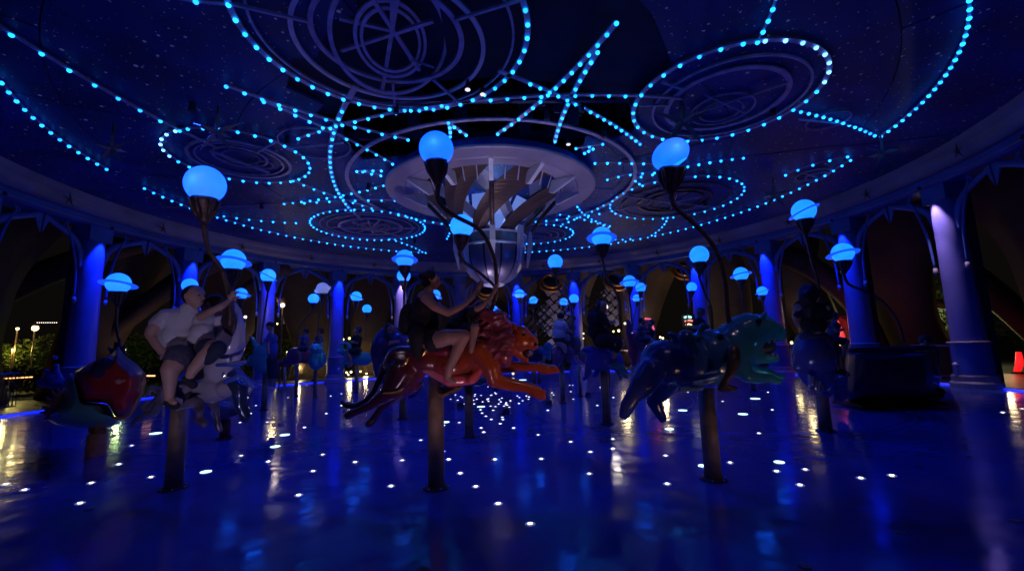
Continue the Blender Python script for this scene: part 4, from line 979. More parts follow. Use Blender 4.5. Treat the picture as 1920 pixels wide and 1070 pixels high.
dr = [k.e(560, 300, 80, 90, 72), k.e(550, 390, 88, 90, 78), k.e(555, 470, 92, 80, 84), k.c(520, 480, 62, 515, 575, 34, -.14), k.c(610, 500, 66, 680, 480, 56, -.16), k.c(610, 500, 66, 680, 480, 52, .18), k.c(470, 330, 60, 440, 420, 45, .1), k.c(530, 250, 34, 600, 262, 24)]
blob('dress', dr, M_BLACK, WO, .012, 4, (.12, .03))
# child in front of her
CH = thing('person', 'child in dark navy clothes sitting in front of the woman on the lion, arm raised', 'person', tuple(k(770, 440)))
hc_ = k(1000-120, 262, .10); sk = head_comps(k(846, 290, .16), k.r(30), (1, -.3, 0))
sk += k.chain([(835, 310, 18, .12), (815, 345, 42, .1), (780, 400, 50, .08), (745, 440, 48, .05)]) + k.chain([(830, 322, 22, -.02), (880, 305, 17, -.06), (930, 262, 14, -.06), (962, 215, 11, -.02)])
sk += k.chain([(800, 430, 36, -.1), (850, 425, 28, -.14), (838, 500, 20, -.16), (830, 560, 16, -.16)])
blob('body', sk, M_SKIN, CH, .010, 4)
hand(CH, k(962, 215, -.02), k(972, 185, -.0), size=.8, curl=-.7)
blob('shirt', [k.e(808, 350, 56, 50, 46, .06, .3), k.e(770, 395, 66, 46, 50, .05, .3), k.c(720, 420, 44, 700, 440, 30, .02), k.c(820, 330, 30, 850, 318, 24, -.03), k.c(800, 430, 40, 845, 430, 32, -.12)], M_NAVY, CH, .010, 4, (.1, .02))
blob('hair', [k.e(845, 280, 31, 30, 30, .16)], M_HAIR, CH, .009, 3)

# ------------------------------------------------------------------ HIPPO
k = K(1140, 560, 4.117, 4.54); HI, hp_ = fig_base('big teal and blue leaping hippo figure with open mouth on a brown pole', 'ride figure', 'hippo_figure', 1338, 899)
pole_part(HI, hp_, k(620, 700).z, .083)
M_HIP = gmat('hippo_paint', (.03, .05, .30), (.05, .32, .36), 0, .2, 1.4, .25)
b = [k.e(430, 490, 190, 175, 170, 0, -.15), k.e(620, 490, 205, 208, 190), k.e(800, 450, 190, 215, 180), k.e(960, 380, 170, 200, 150, 0, .1), k.e(1060, 270, 160, 150, 130, 0, .15)]
b += [k.c(1080, 232, 126, 1190, 232, 110), k.c(1190, 232, 110, 1275, 252, 82), k.c(1275, 252, 82, 1322, 280, 52), k.e(1300, 262, 66, 64, 78), k.c(1090, 430, 90, 1180, 450, 56), k.c(1180, 452, 54, 1290, 462, 34)]
b += k.chain([(1205, 135, 22, -.12), (1212, 110, 18, -.12)])+k.chain([(1195, 135, 20, .14), (1202, 112, 16, .14)])
b += k.chain([(330, 560, 110, -.12), (270, 660, 98, -.17), (195, 755, 62, -.18), (150, 830, 58, -.18), (125, 890, 42, -.18)])
b += k.chain([(470, 620, 110, .12), (400, 720, 80, .16), (345, 790, 52, .16), (380, 850, 48, .16), (420, 925, 36, .16)])
b += k.chain([(1010, 520, 90, -.12), (1070, 590, 56, -.16), (1160, 615, 40, -.16), (1250, 610, 34, -.16), (1320, 640, 24, -.16)])
b += k.chain([(1020, 500, 80, .14), (1120, 540, 46, .2), (1210, 560, 38, .2), (1300, 600, 28, .2), (1345, 605, 24, .2)])
blob('body', b, M_HIP, HI, .015, 6)
sd = [k.e(610, 300, 120, 34, 130, 0, -.05), k.c(490, 275, 24, 540, 300, 22, -.1), k.c(490, 275, 24, 540, 300, 22, .1), k.c(480, 272, 22, 486, 274, 22, 0), k.c(700, 270, 24, 735, 205, 26), k.c(735, 205, 26, 770, 215, 20), k.c(600, 300, 60, 640, 400, 56, -.30)]
blob('saddle', sd, gmat('hippo_saddle_paint', (.02, .07, .2), (.03, .16, .25), 0, .25), HI, .014, 4)
fold = [k.c(660, 650, 14, 760, 640, 22, -.26), k.c(760, 640, 22, 880, 600, 18, -.28), k.c(560, 700, 20, 720, 690, 16, -.22), k.c(740, 580, 8, 840, 560, 12, -.36)]
blob('sash', fold, gmat('hippo_sash_paint', (.25, .35, .5), (.2, .5, .55), 0, .18), HI, .010, 3)
arm = k.chain([(965, 400, 48, -.28), (970, 480, 46, -.32), (950, 560, 34, -.34), (915, 620, 26, -.34), (880, 685, 26, -.34)])+k.chain([(870, 695, 22, -.34), (940, 692, 26, -.36), (985, 690, 16, -.36)])
blob('stirrup', arm, M_BRONZE, HI, .010, 4)
bm = bmesh.new(); sphere(bm, k(1210, 370), (k.r(90), k.r(55), k.r(58))); part('mouth_hollow', bm, mat('hippo_mouth', (.14, .06, .12), .45), HI, smooth=True)
bm = bmesh.new(); sphere(bm, k(1240, 448, -.03), (k.r(70), k.r(44), k.r(26))); part('tongue', bm, mat('hippo_tongue', (.12, .5, .6), .2), HI, smooth=True)
for dd in (-.16, .17):
    bm = bmesh.new(); sphere(bm, k(1165, 170, dd), .028, 10, 7); part('eye', bm, M_BLACK, HI, smooth=True)
    bm = bmesh.new(); sphere(bm, k(1330, 245, dd*.6), .022, 10, 7); part('nostril', bm, M_HIP, HI, smooth=True)
for sx, sy_, e in ((1280, 320, 1), (1240, 328, 1), (1300, 436, -1), (1270, 432, -1)):
    bm = bmesh.new(); tube(bm, [k(sx, sy_-10*e, -.08), k(sx+2, sy_+14*e, -.08)], [.018, .010], 8); part('tooth', bm, M_WHITE, HI, smooth=True)
bm = bmesh.new(); tube(bm, [k(868, 298, -.40), k(868, 298, -.36)], [.03, .03], 14); part('rosette', bm, M_BLACK, HI)

# ------------------------------------------------------------------ RAM RIDE with the couple
k = K(240, 500, 3.342, 4.77); RA, rp = fig_base('pale silver horse like figure with curled silver tail on a brown pole at the left', 'ride figure', 'horse_figure', 325, 916)
pole_part(RA, rp, k(300, 880).z, .085)
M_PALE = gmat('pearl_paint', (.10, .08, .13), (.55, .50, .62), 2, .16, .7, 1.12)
b = [k.e(360, 790, 160, 80, 90, .05), k.e(520, 770, 130, 84, 90, .05), k.e(590, 640, 105, 120, 84, .1, -.5), k.e(620, 520, 100, 110, 70, .12, -.2)]
b += k.chain([(640, 480, 92, .12), (655, 380, 74, .12), (655, 290, 54, .12), (640, 225, 34, .12)])+k.chain([(610, 470, 50, .1), (575, 400, 34, .08), (565, 330, 26, .06)])
b += k.chain([(690, 470, 40, .16), (690, 370, 22, .16), (680, 290, 12, .16)])
b += k.chain([(620, 760, 60, .0), (690, 740, 44, -.05), (740, 790, 26, -.05), (780, 745, 16, -.05)])
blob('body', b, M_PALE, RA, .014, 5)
M_MOT = mat('mottled_dark_paint', (.11, .08, .12), .18, var=.6, vs=9, coat=.5, bump=.6, bs=14)
lg = [k.c(400, 830, 48, 430, 850, 44, -.08)]+k.chain([(440, 850, 34, -.08), (452, 900, 22, -.12), (446, 950, 18, -.12)])+[k.c(446, 955, 24, 480, 985, 22, -.13)]+k.chain([(540, 850, 34, .12), (556, 920, 20, .14), (562, 985, 17, .14)])+[k.c(562, 985, 22, 575, 1020, 20, .14)]
blob('legs', lg, M_MOT, RA, .011, 3)
for (x0, y0, x1, y1, dd) in ((300, 905, 345, 885, -.34), (345, 885, 420, 872, -.34), (620, 608, 735, 592, -.22), (590, 690, 600, 660, -.25)):
    bm = bmesh.new(); tube(bm, [k(x0, y0, dd), k((x0+x1)/2, (y0+y1)/2-4, dd), k(x1, y1, dd)], [.006, .016, .006], 7); part('silver_trim', bm, mat('silver_paint_bright', (.75, .75, .85), .12, metal=.8), RA)
tl = k.chain([(230, 800, 44), (180, 850, 30), (130, 900, 26), (100, 880, 18), (120, 850, 14)])+k.chain([(190, 870, 26, -.05), (160, 920, 22, -.05), (100, 930, 16, -.05)])+k.chain([(120, 930, 18), (60, 960, 22), (20, 990, 12)])+k.chain([(200, 780, 20, .05), (150, 760, 18, .05), (120, 800, 14, .05)])
blob('tail', tl, mat('silver_paint', (.35, .33, .42), .12, metal=.7, bump=.5, bs=18), RA, .010, 2)
ft = k.chain([(650, 720, 30, -.1), (700, 770, 44, -.12), (705, 860, 38, -.12), (735, 930, 30, -.12), (735, 955, 22, -.12)])
blob('foreleg', ft, mat('blue_black_paint', (.03, .05, .13), .16, metal=.4, bump=.6, bs=16), RA, .010, 2)
wg = [k.c(690, 650, 14, 790, 745, 20, -.12), k.c(560, 615, 12, 690, 610, 16, -.14), k.c(690, 610, 16, 735, 595, 12, -.14), k.c(610, 720, 14, 690, 690, 20, -.14)]
blob('harness', wg, mat('harness_blue', (.05, .09, .5), .2, coat=.5), RA, .009, 2)
mn = []
for i in range(16):
    x0 = 600+rr.uniform(0, 60); mn += k.chain([(x0, 250+i*3, 10, .05), (x0+18*math.sin(i), 320+i*4, 12, .0), (x0+8, 400, 10, .0), (x0+25*math.sin(i*2), 450, 6, .02)])
blob('mane', mn, mat('dark_mane_paint', (.05, .035, .05), .3, bump=.3), RA, .010, 2)
sdl = [k.e(330, 740, 110, 36, 96, .05), k.c(230, 740, 20, 240, 700, 16, .05)]
blob('saddle', sdl, mat('plum_saddle', (.10, .05, .12), .3, coat=.4), RA, .014, 4)

MA = thing('person', 'man with cropped hair in a white polo shirt and dark shorts on the horse figure', 'person', tuple(k(290, 560)))
hc_ = k(418, 190); face = (1, -.25, -.05); sk = head_comps(hc_, k.r(66), face)
sk += k.chain([(400, 240, 34), (380, 290, 44), (312, 330, 74), (300, 430, 72), (300, 510, 70), (310, 555, 66)])
sk += k.chain([(235, 325, 50, -.06), (150, 395, 34, -.10), (135, 420, 28, -.10), (180, 490, 26, -.14), (225, 545, 22, -.16)])
sk += k.chain([(370, 330, 40, .2), (440, 380, 28, .2), (500, 330, 24, .15)])
sk += k.chain([(320, 560, 70, -.1), (290, 610, 56, -.26), (265, 640, 50, -.30), (262, 730, 36, -.30), (258, 830, 26, -.30), (290, 850, 20, -.32)])
blob('body', sk, M_SKIN, MA, .012, 5); face_parts(MA, hc_, k.r(66), face)
hand(MA, k(222, 540, -.16), k(245, 575, -.18), size=1.05)
blob('hair', [('e', hc_+Vector((-.022, .012, .022)), (k.r(64), k.r(68), k.r(66)))], M_HAIR, MA, .010, 3)
ps = [k.e(310, 335, 112, 78, 84), k.e(300, 430, 104, 90, 86), k.e(305, 490, 104, 50, 88), k.c(240, 322, 62, 185, 358, 48, -.06), k.c(370, 330, 50, 410, 355, 42, .18), k.c(385, 262, 46, 400, 285, 44)]
blob('polo_shirt', ps, M_WHITE, MA, .012, 4, (.14, .035))
blob('shorts', [k.e(310, 545, 104, 52, 88, 0), k.c(320, 570, 80, 280, 640, 58, -.2), k.c(350, 560, 70, 370, 600, 60, .1)], M_DENIM, MA, .012, 4, (.1, .02))
blob('shoe', [k.c(255, 850, 26, 300, 868, 22, -.31)], M_BLACK, MA, .010, 3)

WB = thing('person', 'woman in a pale sleeveless top and dark shorts with raised arms beside the polo man', 'person', tuple(k(480, 500)))
hc_ = k(520, 235, .12); face = (-.9, -.35, 0); sk = head_comps(hc_, k.r(48), face)
sk += k.chain([(500, 270, 26, .08), (480, 320, 46, .04), (475, 400, 50, 0), (470, 470, 54, 0)])
sk += k.chain([(455, 315, 26, -.1), (520, 280, 22, -.14), (590, 245, 20, -.12), (640, 205, 14, -.05)])+k.chain([(520, 315, 24, .15), (590, 270, 20, .16), (640, 225, 14, .1)])
sk += k.chain([(480, 500, 56, -.06), (540, 510, 48, -.2), (480, 560, 44, -.24), (410, 640, 32, -.26), (380, 700, 22, -.26)])+k.chain([(490, 500, 54, .1), (560, 520, 44, .2), (520, 620, 36, .2), (500, 720, 26, .2)])
blob('body', sk, M_SKIN, WB, .011, 5); face_parts(WB, hc_, k.r(48), face)
hand(WB, k(640, 207, -.05), k(655, 180, -.05), size=.95); hand(WB, k(640, 225, .1), k(660, 205, .1), size=.95)
blob('hair', [('e', hc_+Vector((.03, .02, .03)), (k.r(50), k.r(52), k.r(52))), k.c(545, 225, 34, 590, 215, 22, .1), k.c(490, 215, 26, 560, 190, 18, .08)], M_HAIR, WB, .010, 3, (.04, .02))
blob('tank_top', [k.e(478, 335, 68, 60, 62, .03), k.e(468, 410, 78, 76, 70), k.e(465, 455, 84, 34, 70)], M_WHITE, WB, .011, 4, (.12, .03))
blob('shorts', [k.e(490, 495, 82, 40, 66), k.c(490, 505, 58, 560, 515, 52, -.15), k.c(560, 515, 50, 500, 570, 44, -.22), k.c(490, 505, 58, 560, 520, 50, .15)], M_NAVY, WB, .011, 4, (.1, .02))
blob('shoe', [k.c(372, 705, 30, 410, 740, 24, -.26)], M_BLACK, WB, .010, 3)
#@@MORE
# ------------------------------------------------------------------ SHELL GONDOLA at the left
k = K(60, 600, 4.863, 6.6); gp = base_of(190, 815)
GO = thing('shell_gondola', 'gondola with a dark red dome, blue oval window and teal hull at the left', 'gondola', tuple(gp))
M_RED = gmat('dark_red_paint', (.16, .012, .012), (.24, .02, .02), 2, .42, 1.5, .8, .15)
M_TEAL = gmat('teal_hull_paint', (.04, .14, .24), (.05, .26, .26), 0, .3, 1.6, .0)
def outline_solid(name, pts, kk, dep0, dep1, m, t, bulge=.7, vox=.02):
    """a rounded solid of true thickness whose front view follows the outline"""
    cx_ = sum(p[0] for p in pts)/len(pts); cy_ = sum(p[1] for p in pts)/len(pts); bm = bmesh.new(); rings = []
    for f in (-1, -.85, -.5, 0, .5, .85, 1):
        s = math.sqrt(max(0, 1-f*f*.94))**bulge; rings.append([bm.verts.new(kk(cx_+(p[0]-cx_)*s, cy_+(p[1]-cy_)*s, dep0+(dep1-dep0)*(f+1)/2)) for p in pts])
    n = len(pts)
    for A, B in zip(rings, rings[1:]):
        for i in range(n): bm.faces.new((A[i], A[(i+1) % n], B[(i+1) % n], B[i]))
    bm.faces.new(rings[0]); bm.faces.new(rings[-1][::-1]); bmesh.ops.recalc_face_normals(bm, faces=bm.faces)
    o = part(name, bm, m, t); r = o.modifiers.new('r', 'REMESH'); r.mode = 'VOXEL'; r.voxel_size = vox; r.use_smooth_shade = True
    s = o.modifiers.new('s', 'SMOOTH'); s.factor = .5; s.iterations = 8; bake(o); o.data.polygons.foreach_set('use_smooth', [True]*len(o.data.polygons)); return o
outline_solid('dome', [(385, 470), (470, 415), (560, 375), (680, 335), (740, 290), (785, 225), (830, 300), (880, 345), (960, 400), (1030, 480), (1040, 580), (1010, 690), (950, 790), (900, 860), (830, 885), (760, 880), (720, 800), (690, 760), (560, 745), (440, 740), (410, 680), (385, 580)], k, -.75, .75, M_RED, GO, .42)
outline_solid('hull', [(380, 600), (420, 730), (560, 750), (690, 765), (735, 850), (760, 900), (830, 900), (800, 950), (640, 985), (420, 985), (230, 960), (130, 900), (150, 830), (230, 780), (280, 680), (290, 560), (330, 490), (375, 470)], k, -.62, .62, M_TEAL, GO)
rim_ = k.chain([(740, 895, 16), (820, 895, 18), (880, 870, 17), (930, 800, 16), (960, 730, 15), (1000, 660, 13), (1030, 560, 11), (1025, 480, 9)], -.5)
blob('gilt_rim', rim_, mat('gilt_paint', (.34, .24, .15), .4, metal=.3), GO, .013, 3)
bm = bmesh.new(); sphere(bm, k(670, 450, -.66), (k.r(112), .10, k.r(98)), 28, 14, Matrix.Rotation(-.35, 3, 'Y')); part('oval_window', bm, mat('oval_window_glass', (.02, .025, .10), .25, bump=.6, bs=14), GO, smooth=True)
blob('latch', [k.c(785, 555, 18, 840, 550, 12, -.76), k.e(790, 555, 26, 24, 20, -.76)], mat('latch_paint', (.35, .25, .16), .4), GO, .009, 2)
pm = []
for q in ((780, 330, 700, 250, 26), (785, 330, 760, 200, 24), (790, 330, 800, 170, 22), (800, 330, 850, 230, 22), (800, 340, 860, 290, 20), (770, 340, 690, 320, 22)): pm += [k.c(q[0], q[1], q[4]+14, q[2], q[3], q[4]*.4, 0)]
blob('plume', pm, mat('plume_paint', (.14, .05, .09), .4, var=.4), GO, .014, 3)
fin = []
for q in ((260, 800, 120, 700, 22), (240, 830, 90, 790, 22), (240, 850, 70, 840, 20), (270, 790, 180, 640, 22), (280, 770, 240, 620, 20), (230, 870, 110, 900, 22)): fin += [k.c(q[0], q[1], 40, q[2], q[3], q[4]*.35, -.25)]
blob('fins', fin, mat('fin_paint', (.14, .09, .08), .4, var=.4, bump=.4, bs=14), GO, .016, 2)
blob('cradle', [k.c(560, 990, 40, 640, 1010, 36), k.c(600, 985, 50, 600, 1060, 46)], M_BRONZE, GO, .016, 2)
gb = bmesh.new(); bpz = k(600, 1030); tube(gb, [Vector((bpz.x, bpz.y, 0)), bpz], .12, 14); part('pole', gb, M_POLE, GO, smooth=True)
k = K(0, 560, 4.458, 7.4)
SEAT = thing('carved_seat_figure', 'small blue ornamental head glinting on the rear seat left of the red dome', 'seat figure', tuple(k(420, 700)))
blob('body', [k.e(440, 660, 60, 60, 50), k.c(440, 640, 30, 470, 560, 22), k.e(462, 492, 20, 20, 20), k.c(470, 600, 22, 500, 680, 26), k.c(380, 600, 18, 430, 620, 22), k.c(360, 690, 40, 560, 720, 50)], gmat('seat_blue', (.03, .06, .35), (.05, .1, .5), 0, .15), SEAT, .016, 3)

# ------------------------------------------------------------------ DARK CHARIOT at the right
k = K(1460, 530, 4.117, 9.0); cp = onz(1665, 757, 0)
CHR = thing('dark_chariot', 'very dark navy bench chariot standing at the right edge of the floor', 'chariot', (cp.x, cp.y, 0))
M_DKN = gmat('midnight_paint', (.010, .013, .05), (.008, .012, .035), 0, .35, 2., 0., .2)
outline_solid('shell', [(520, 525), (620, 512), (740, 508), (860, 510), (990, 500), (1080, 505), (1180, 500), (1215, 540), (1235, 640), (1262, 720), (1240, 790), (1265, 830), (1250, 880), (1180, 905), (1000, 915), (700, 918), (540, 915), (500, 860), (510, 700)], k, -.55, .95, M_DKN, CHR, .35, .03)
blob('scroll', k.chain([(1180, 890, 26, -.3), (1240, 872, 24, -.3), (1262, 838, 20, -.3), (1240, 815, 14, -.3)]), M_DKN, CHR, .02, 2)
blob('seat_back', [k.c(560, 520, 20, 960, 505, 22, -.4), k.c(960, 505, 22, 1190, 500, 22, -.35)], M_DKN, CHR, .02, 3)
wh = []
for j in range(7): wh += [k.c(405+j*4, 760+j*24, 9, 520-j*3, 715+j*26, 16-j*.6, -.62)]
wh += [k.e(458, 800, 70, 112, 40, -.5)]
blob('silver_fish_tail', wh, mat('dull_silver_paint', (.34, .32, .45), .3, metal=.4, bump=.5, bs=10), CHR, .014, 1)
bm = bmesh.new(); box(bm, k(840, 925, .15), (k.r(330)*2, .8, .05)); part('sill', bm, M_BROWN, CHR)
PD = thing('person', 'person in dark clothes whose silhouetted head shows above the dark chariot', 'person', tuple(k(1130, 500, .3)))
blob('body', head_comps(k(1132, 450, .3), k.r(40), (-.6, -.6, 0))+k.chain([(1132, 470, 22, .3), (1125, 540, 70, .35), (1120, 640, 70, .35)]), M_SKIN, PD, .02, 3)
blob('jacket', [k.e(1125, 570, 92, 90, 70, .35), k.c(1070, 540, 40, 1050, 640, 34, .3), k.c(1190, 540, 40, 1200, 640, 34, .3)], M_NAVY, PD, .02, 3)
blob('hair', [k.e(1133, 440, 44, 40, 44, .31)], M_HAIR, PD, .014, 2)

# ------------------------------------------------------------------ WOMAN IN BLACK on the round blue ride
k = K(1460, 530, 4.117, 6.77); BR, bp_ = fig_base('round deep blue figure with silver belly under the woman in the black top', 'ride figure', 'seahorse_figure', 1549, 808)
pole_part(BR, bp_, k(350, 840).z, .085)
M_DB = gmat('deep_blue_paint', (.03, .05, .40), (.06, .06, .22), 2, .2, .9, .8)
blob('body', [k.e(270, 560, 150, 160, 140), k.e(300, 700, 120, 130, 120), k.e(230, 640, 90, 150, 100), k.c(380, 600, 60, 400, 780, 50), k.c(170, 540, 50, 140, 650, 30)], M_DB, BR, .02, 5)
blob('silver_belly', [k.e(290, 800, 60, 60, 50, -.16), k.c(240, 720, 16, 250, 800, 20, -.26), k.c(320, 770, 14, 310, 830, 14, -.3), k.c(240, 800, 14, 270, 850, 14, -.28), k.c(270, 730, 12, 260, 780, 14, -.3)], mat('silver_paint', (.35, .33, .42), .12), BR, .010, 1)
blob('tail', k.chain([(360, 720, 44, -.05), (400, 800, 30, -.05), (380, 860, 26, -.05), (340, 860, 18, -.08)]), M_DB, BR, .014, 2)
PB = thing('person', 'woman with dark hair in a black top seen from behind riding the round blue figure', 'person', tuple(k(270, 400)))
hc_ = k(222, 90, .05); sk = head_comps(hc_, k.r(60), (.3, .9, 0))+k.chain([(235, 130, 30, .04), (250, 190, 46, .03), (265, 300, 52, .02), (270, 400, 62, 0), (275, 440, 66, 0)])
sk += k.chain([(155, 190, 34, 0), (130, 260, 26, .05), (150, 330, 20, .15), (200, 350, 16, .3)])+k.chain([(360, 190, 34, 0), (395, 260, 28, .08), (370, 330, 22, .2), (300, 340, 16, .3)])
sk += k.chain([(340, 440, 60, .1), (430, 520, 50, .2), (455, 600, 36, .1), (490, 680, 26, .0), (520, 700, 18, -.06)])+k.chain([(200, 440, 60, .1), (140, 520, 46, .25), (130, 620, 34, .2)])
blob('body', sk, M_SKIN, PB, .014, 4)
blob('hair', [('e', hc_+Vector((0, -.02, .01)), (k.r(72), k.r(64), k.r(76))), k.c(215, 110, 60, 225, 190, 50, -.03), k.c(225, 190, 50, 235, 250, 30, -.05)], M_HAIR, PB, .012, 4, (.05, .03))
blob('top', [k.e(258, 220, 116, 76, 66, .02), k.e(268, 320, 100, 90, 70, .01), k.c(175, 185, 50, 150, 240, 38, .02), k.c(345, 185, 50, 380, 250, 38, .04)], M_BLACK, PB, .014, 4, (.12, .03))
blob('shorts', [k.e(272, 415, 108, 50, 80, .02), k.c(340, 440, 66, 420, 510, 54, .15), k.c(200, 440, 64, 150, 510, 50, .2)], M_DENIM, PB, .014, 4)
blob('shoe', [k.c(480, 690, 24, 535, 705, 16, -.05)], M_BLACK, PB, .010, 2)

# ------------------------------------------------------------------ BLACK RIDER on the blue octopus-like figure
k = K(1040, 560, 6.686, 7.92); BK, bkp = fig_base('deep blue dolphin like figure on a dark pole under the rider in black', 'ride figure', 'dolphin_figure', 1138, 795)
pole_part(BK, bkp, k(640, 900).z, .075)
M_BL2 = gmat('royal_blue_paint', (.03, .05, .45), (.10, .09, .34), 0, .2, 1., .3)
blob('body', [k.e(600, 760, 170, 150, 130), k.e(500, 720, 110, 120, 100), k.e(760, 780, 110, 120, 100), k.c(460, 640, 60, 370, 640, 30), k.c(430, 800, 50, 400, 960, 34), k.c(440, 930, 40, 370, 1000, 26), k.c(560, 860, 50, 500, 960, 30, .1)], M_BL2, BK, .018, 4)
blob('tail_fin', [k.c(700, 820, 40, 850, 850, 40, -.1), k.c(850, 850, 40, 915, 930, 14, -.1), k.c(800, 900, 30, 900, 980, 20, -.06), k.c(760, 860, 30, 830, 1000, 16, .05)], gmat('teal_fin_paint', (.05, .2, .3), (.06, .26, .3), 0, .2), BK, .012, 2)
PK = thing('person', 'rider in black bending forward over the deep blue dolphin figure', 'person', tuple(k(560, 500)))
sk = head_comps(k(600, 100, 0), k.r(68), (.8, -.2, -.6))+k.chain([(570, 160, 40), (545, 230, 68), (530, 330, 74), (560, 450, 80), (600, 530, 84)])+k.chain([(560, 230, 50, -.14), (650, 330, 38, -.16), (700, 300, 30, -.1), (745, 290, 24, -.04)])
sk += k.chain([(620, 540, 90, -.1), (760, 560, 66, -.24), (830, 560, 56, -.26), (760, 640, 46, -.26), (740, 720, 34, -.26)])+k.chain([(600, 540, 80, .1), (720, 560, 60, .24), (700, 680, 44, .26)])
blob('body', sk, M_SKIN, PK, .014, 4)
blob('clothes', [k.e(530, 260, 130, 130, 96, 0, .1), k.e(540, 390, 130, 130, 100), k.e(600, 500, 130, 110, 100), k.c(560, 230, 66, 660, 330, 48, -.15), k.c(620, 530, 100, 800, 555, 74, -.2), k.c(800, 555, 70, 760, 640, 56, -.25), k.c(610, 530, 90, 720, 560, 66, .2)], M_BLACK, PK, .015, 4, (.12, .03))
blob('hair', [k.e(585, 88, 72, 64, 66, .02)], M_HAIR, PK, .012, 3, (.04, .02))

# ------------------------------------------------------------------ WHITE SHIRT RIDER
k = K(940, 560, 6.686, 11.11); WR, wp = fig_base('plum coloured round ride figure on a thin pole under the rider in the white shirt', 'ride figure', 'round_figure', 1056, 755)
pole_part(WR, wp, k(770, 800).z, .065)
M_PLUM = gmat('plum_paint', (.09, .04, .20), (.16, .07, .16), 0, .22)
blob('body', [k.e(720, 690, 80, 110, 80), k.e(700, 780, 60, 80, 60), k.c(760, 640, 50, 840, 640, 50), k.e(850, 700, 70, 100, 60, .1)], M_PLUM, WR, .02, 4)
PW = thing('person', 'rider in a white shirt with dark waist seen from behind near the lion head', 'person', tuple(k(730, 520)))
blob('body', head_comps(k(745, 225, .05), k.r(48), (.8, .4, 0))+k.chain([(745, 260, 24), (735, 320, 44), (730, 440, 48), (720, 530, 50)])+k.chain([(790, 330, 26, -.05), (840, 400, 20, -.1), (890, 420, 16, -.1)])+k.chain([(740, 560, 50, -.1), (790, 600, 34, -.15), (800, 660, 24, -.15)]), M_SKIN, PW, .016, 3)
blob('white_shirt', [k.e(728, 330, 84, 64, 60), k.e(722, 420, 84, 90, 62), k.c(790, 320, 40, 820, 380, 30, -.06), k.c(820, 480, 40, 850, 500, 36, .05)], M_WHITE, PW, .016, 3, (.12, .03))
blob('shorts', [k.e(722, 510, 76, 40, 60), k.c(740, 540, 44, 800, 560, 34, -.1)], M_BLACK, PW, .016, 3)
blob('hair', [k.e(745, 212, 50, 44, 50, .03)], M_HAIR, PW, .014, 2)

# ------------------------------------------------------------------ smaller figures and riders farther off
def rider(label, x, y, hpx, d, shirt, shorts, hair, face=(1, -.2, 0), lean=0., arms=True, legs=True, vox=.03):
    """seated person: head top at (x,y), sitting height hpx pixels"""
    kk = K(0, 0, 1, d); u = hpx/100; t = thing('person', label, 'person', tuple(kk(x, y+hpx)))
    X = lambda a: x+a*u; Y = lambda b_: y+b_*u
    hc2 = kk(X(0), Y(14)); s = head_comps(hc2, kk.r(13*u), face)+kk.chain([(X(-1), Y(24), 6*u), (X(-3+lean*.3), Y(42), 11*u), (X(-6+lean), Y(62), 11*u), (X(-7+lean), Y(86), 12*u)])
    sg = 1 if face[0] >= 0 else -1
    if arms:
        for dd in (-.16, .16): s += kk.chain([(X(-4), Y(36), 7*u, dd), (X(4*sg), Y(58), 6*u, dd*1.2), (X(26*sg), Y(54), 4.5*u, dd*.6)])
    if legs:
        for dd in (-.12, .14): s += kk.chain([(X(-4+lean), Y(88), 13*u, dd), (X(34*sg), Y(90), 9*u, dd*1.8), (X(28*sg), Y(118), 7*u, dd*2), (X(24*sg), Y(140), 5*u, dd*2), (X(36*sg), Y(144), 4*u, dd*2)])
    blob('body', s, M_SKIN, t, vox, 2)
    blob('shirt', [kk.e(X(-4+lean*.3), Y(44), 20*u, 16*u, 15*u), kk.e(X(-6+lean), Y(64), 19*u, 20*u, 15*u), kk.c(X(-4), Y(36), 10*u, X(3*sg), Y(52), 8*u, -.17), kk.c(X(-4), Y(36), 10*u, X(3*sg), Y(52), 8*u, .17)], shirt, t, vox, 2)
    blob('trousers', [kk.e(X(-6+lean), Y(86), 21*u, 14*u, 17*u)]+([kk.c(X(-4), Y(88), 15*u, X(28*sg), Y(90), 11*u, -.2), kk.c(X(-4), Y(88), 15*u, X(28*sg), Y(90), 11*u, .22)] if legs else []), shorts, t, vox, 2)
    blob('hair', [('e', hc2+Vector((-.02*sg, .01, .03)), (kk.r(13.5*u), kk.r(13.5*u), kk.r(12.5*u)))], hair, t, vox*.8, 1)
    return t
M_PINK = mat('pink_cloth', (.35, .12, .2), .8); M_GREY = mat('grey_cloth', (.12, .12, .16), .8)
rider('rider in black sleeveless top reaching forward on the curled ram figure', 671, 612, 52, 14.8, M_BLACK, M_BLACK, M_HAIR, (-1, -.2, 0))
rider('child in a blue shirt riding the pink fish at the left', 573, 616, 42, 14.3, M_BLUEC, M_NAVY, M_HAIR, (-.6, .6, 0))
rider('person in dark pink clothes riding behind the child in the blue shirt', 600, 616, 44, 14.9, M_GREY, M_NAVY, M_HAIR, (-.8, .4, 0))
rider('person in grey behind the hippo saddle with a round head', 1313, 578, 62, 8.8, M_BLACK, M_BLACK, M_HAIRG, (-.4, .8, 0), legs=False, vox=.02)
rider('child with dark and pale cap riding the red fish', 1205, 596, 46, 9.6, M_GREY, M_NAVY, M_HAIR, (.7, -.5, 0), vox=.02)
rider('adult in navy jacket beside the child on the red fish', 1219, 600, 52, 10.0, M_NAVY, M_NAVY, M_HAIR, (-.7, -.3, 0), vox=.02)
rider('far rider in deep blue between the lion face and the white shirt rider', 1000, 620, 56, 13.5, M_BLUEC, M_NAVY, M_HAIR, (.7, .5, 0))
rider('rider with bare arms right beside the white shirt rider', 1072, 592, 50, 11.6, M_GREY, M_NAVY, M_HAIR, (-.6, -.5, 0))
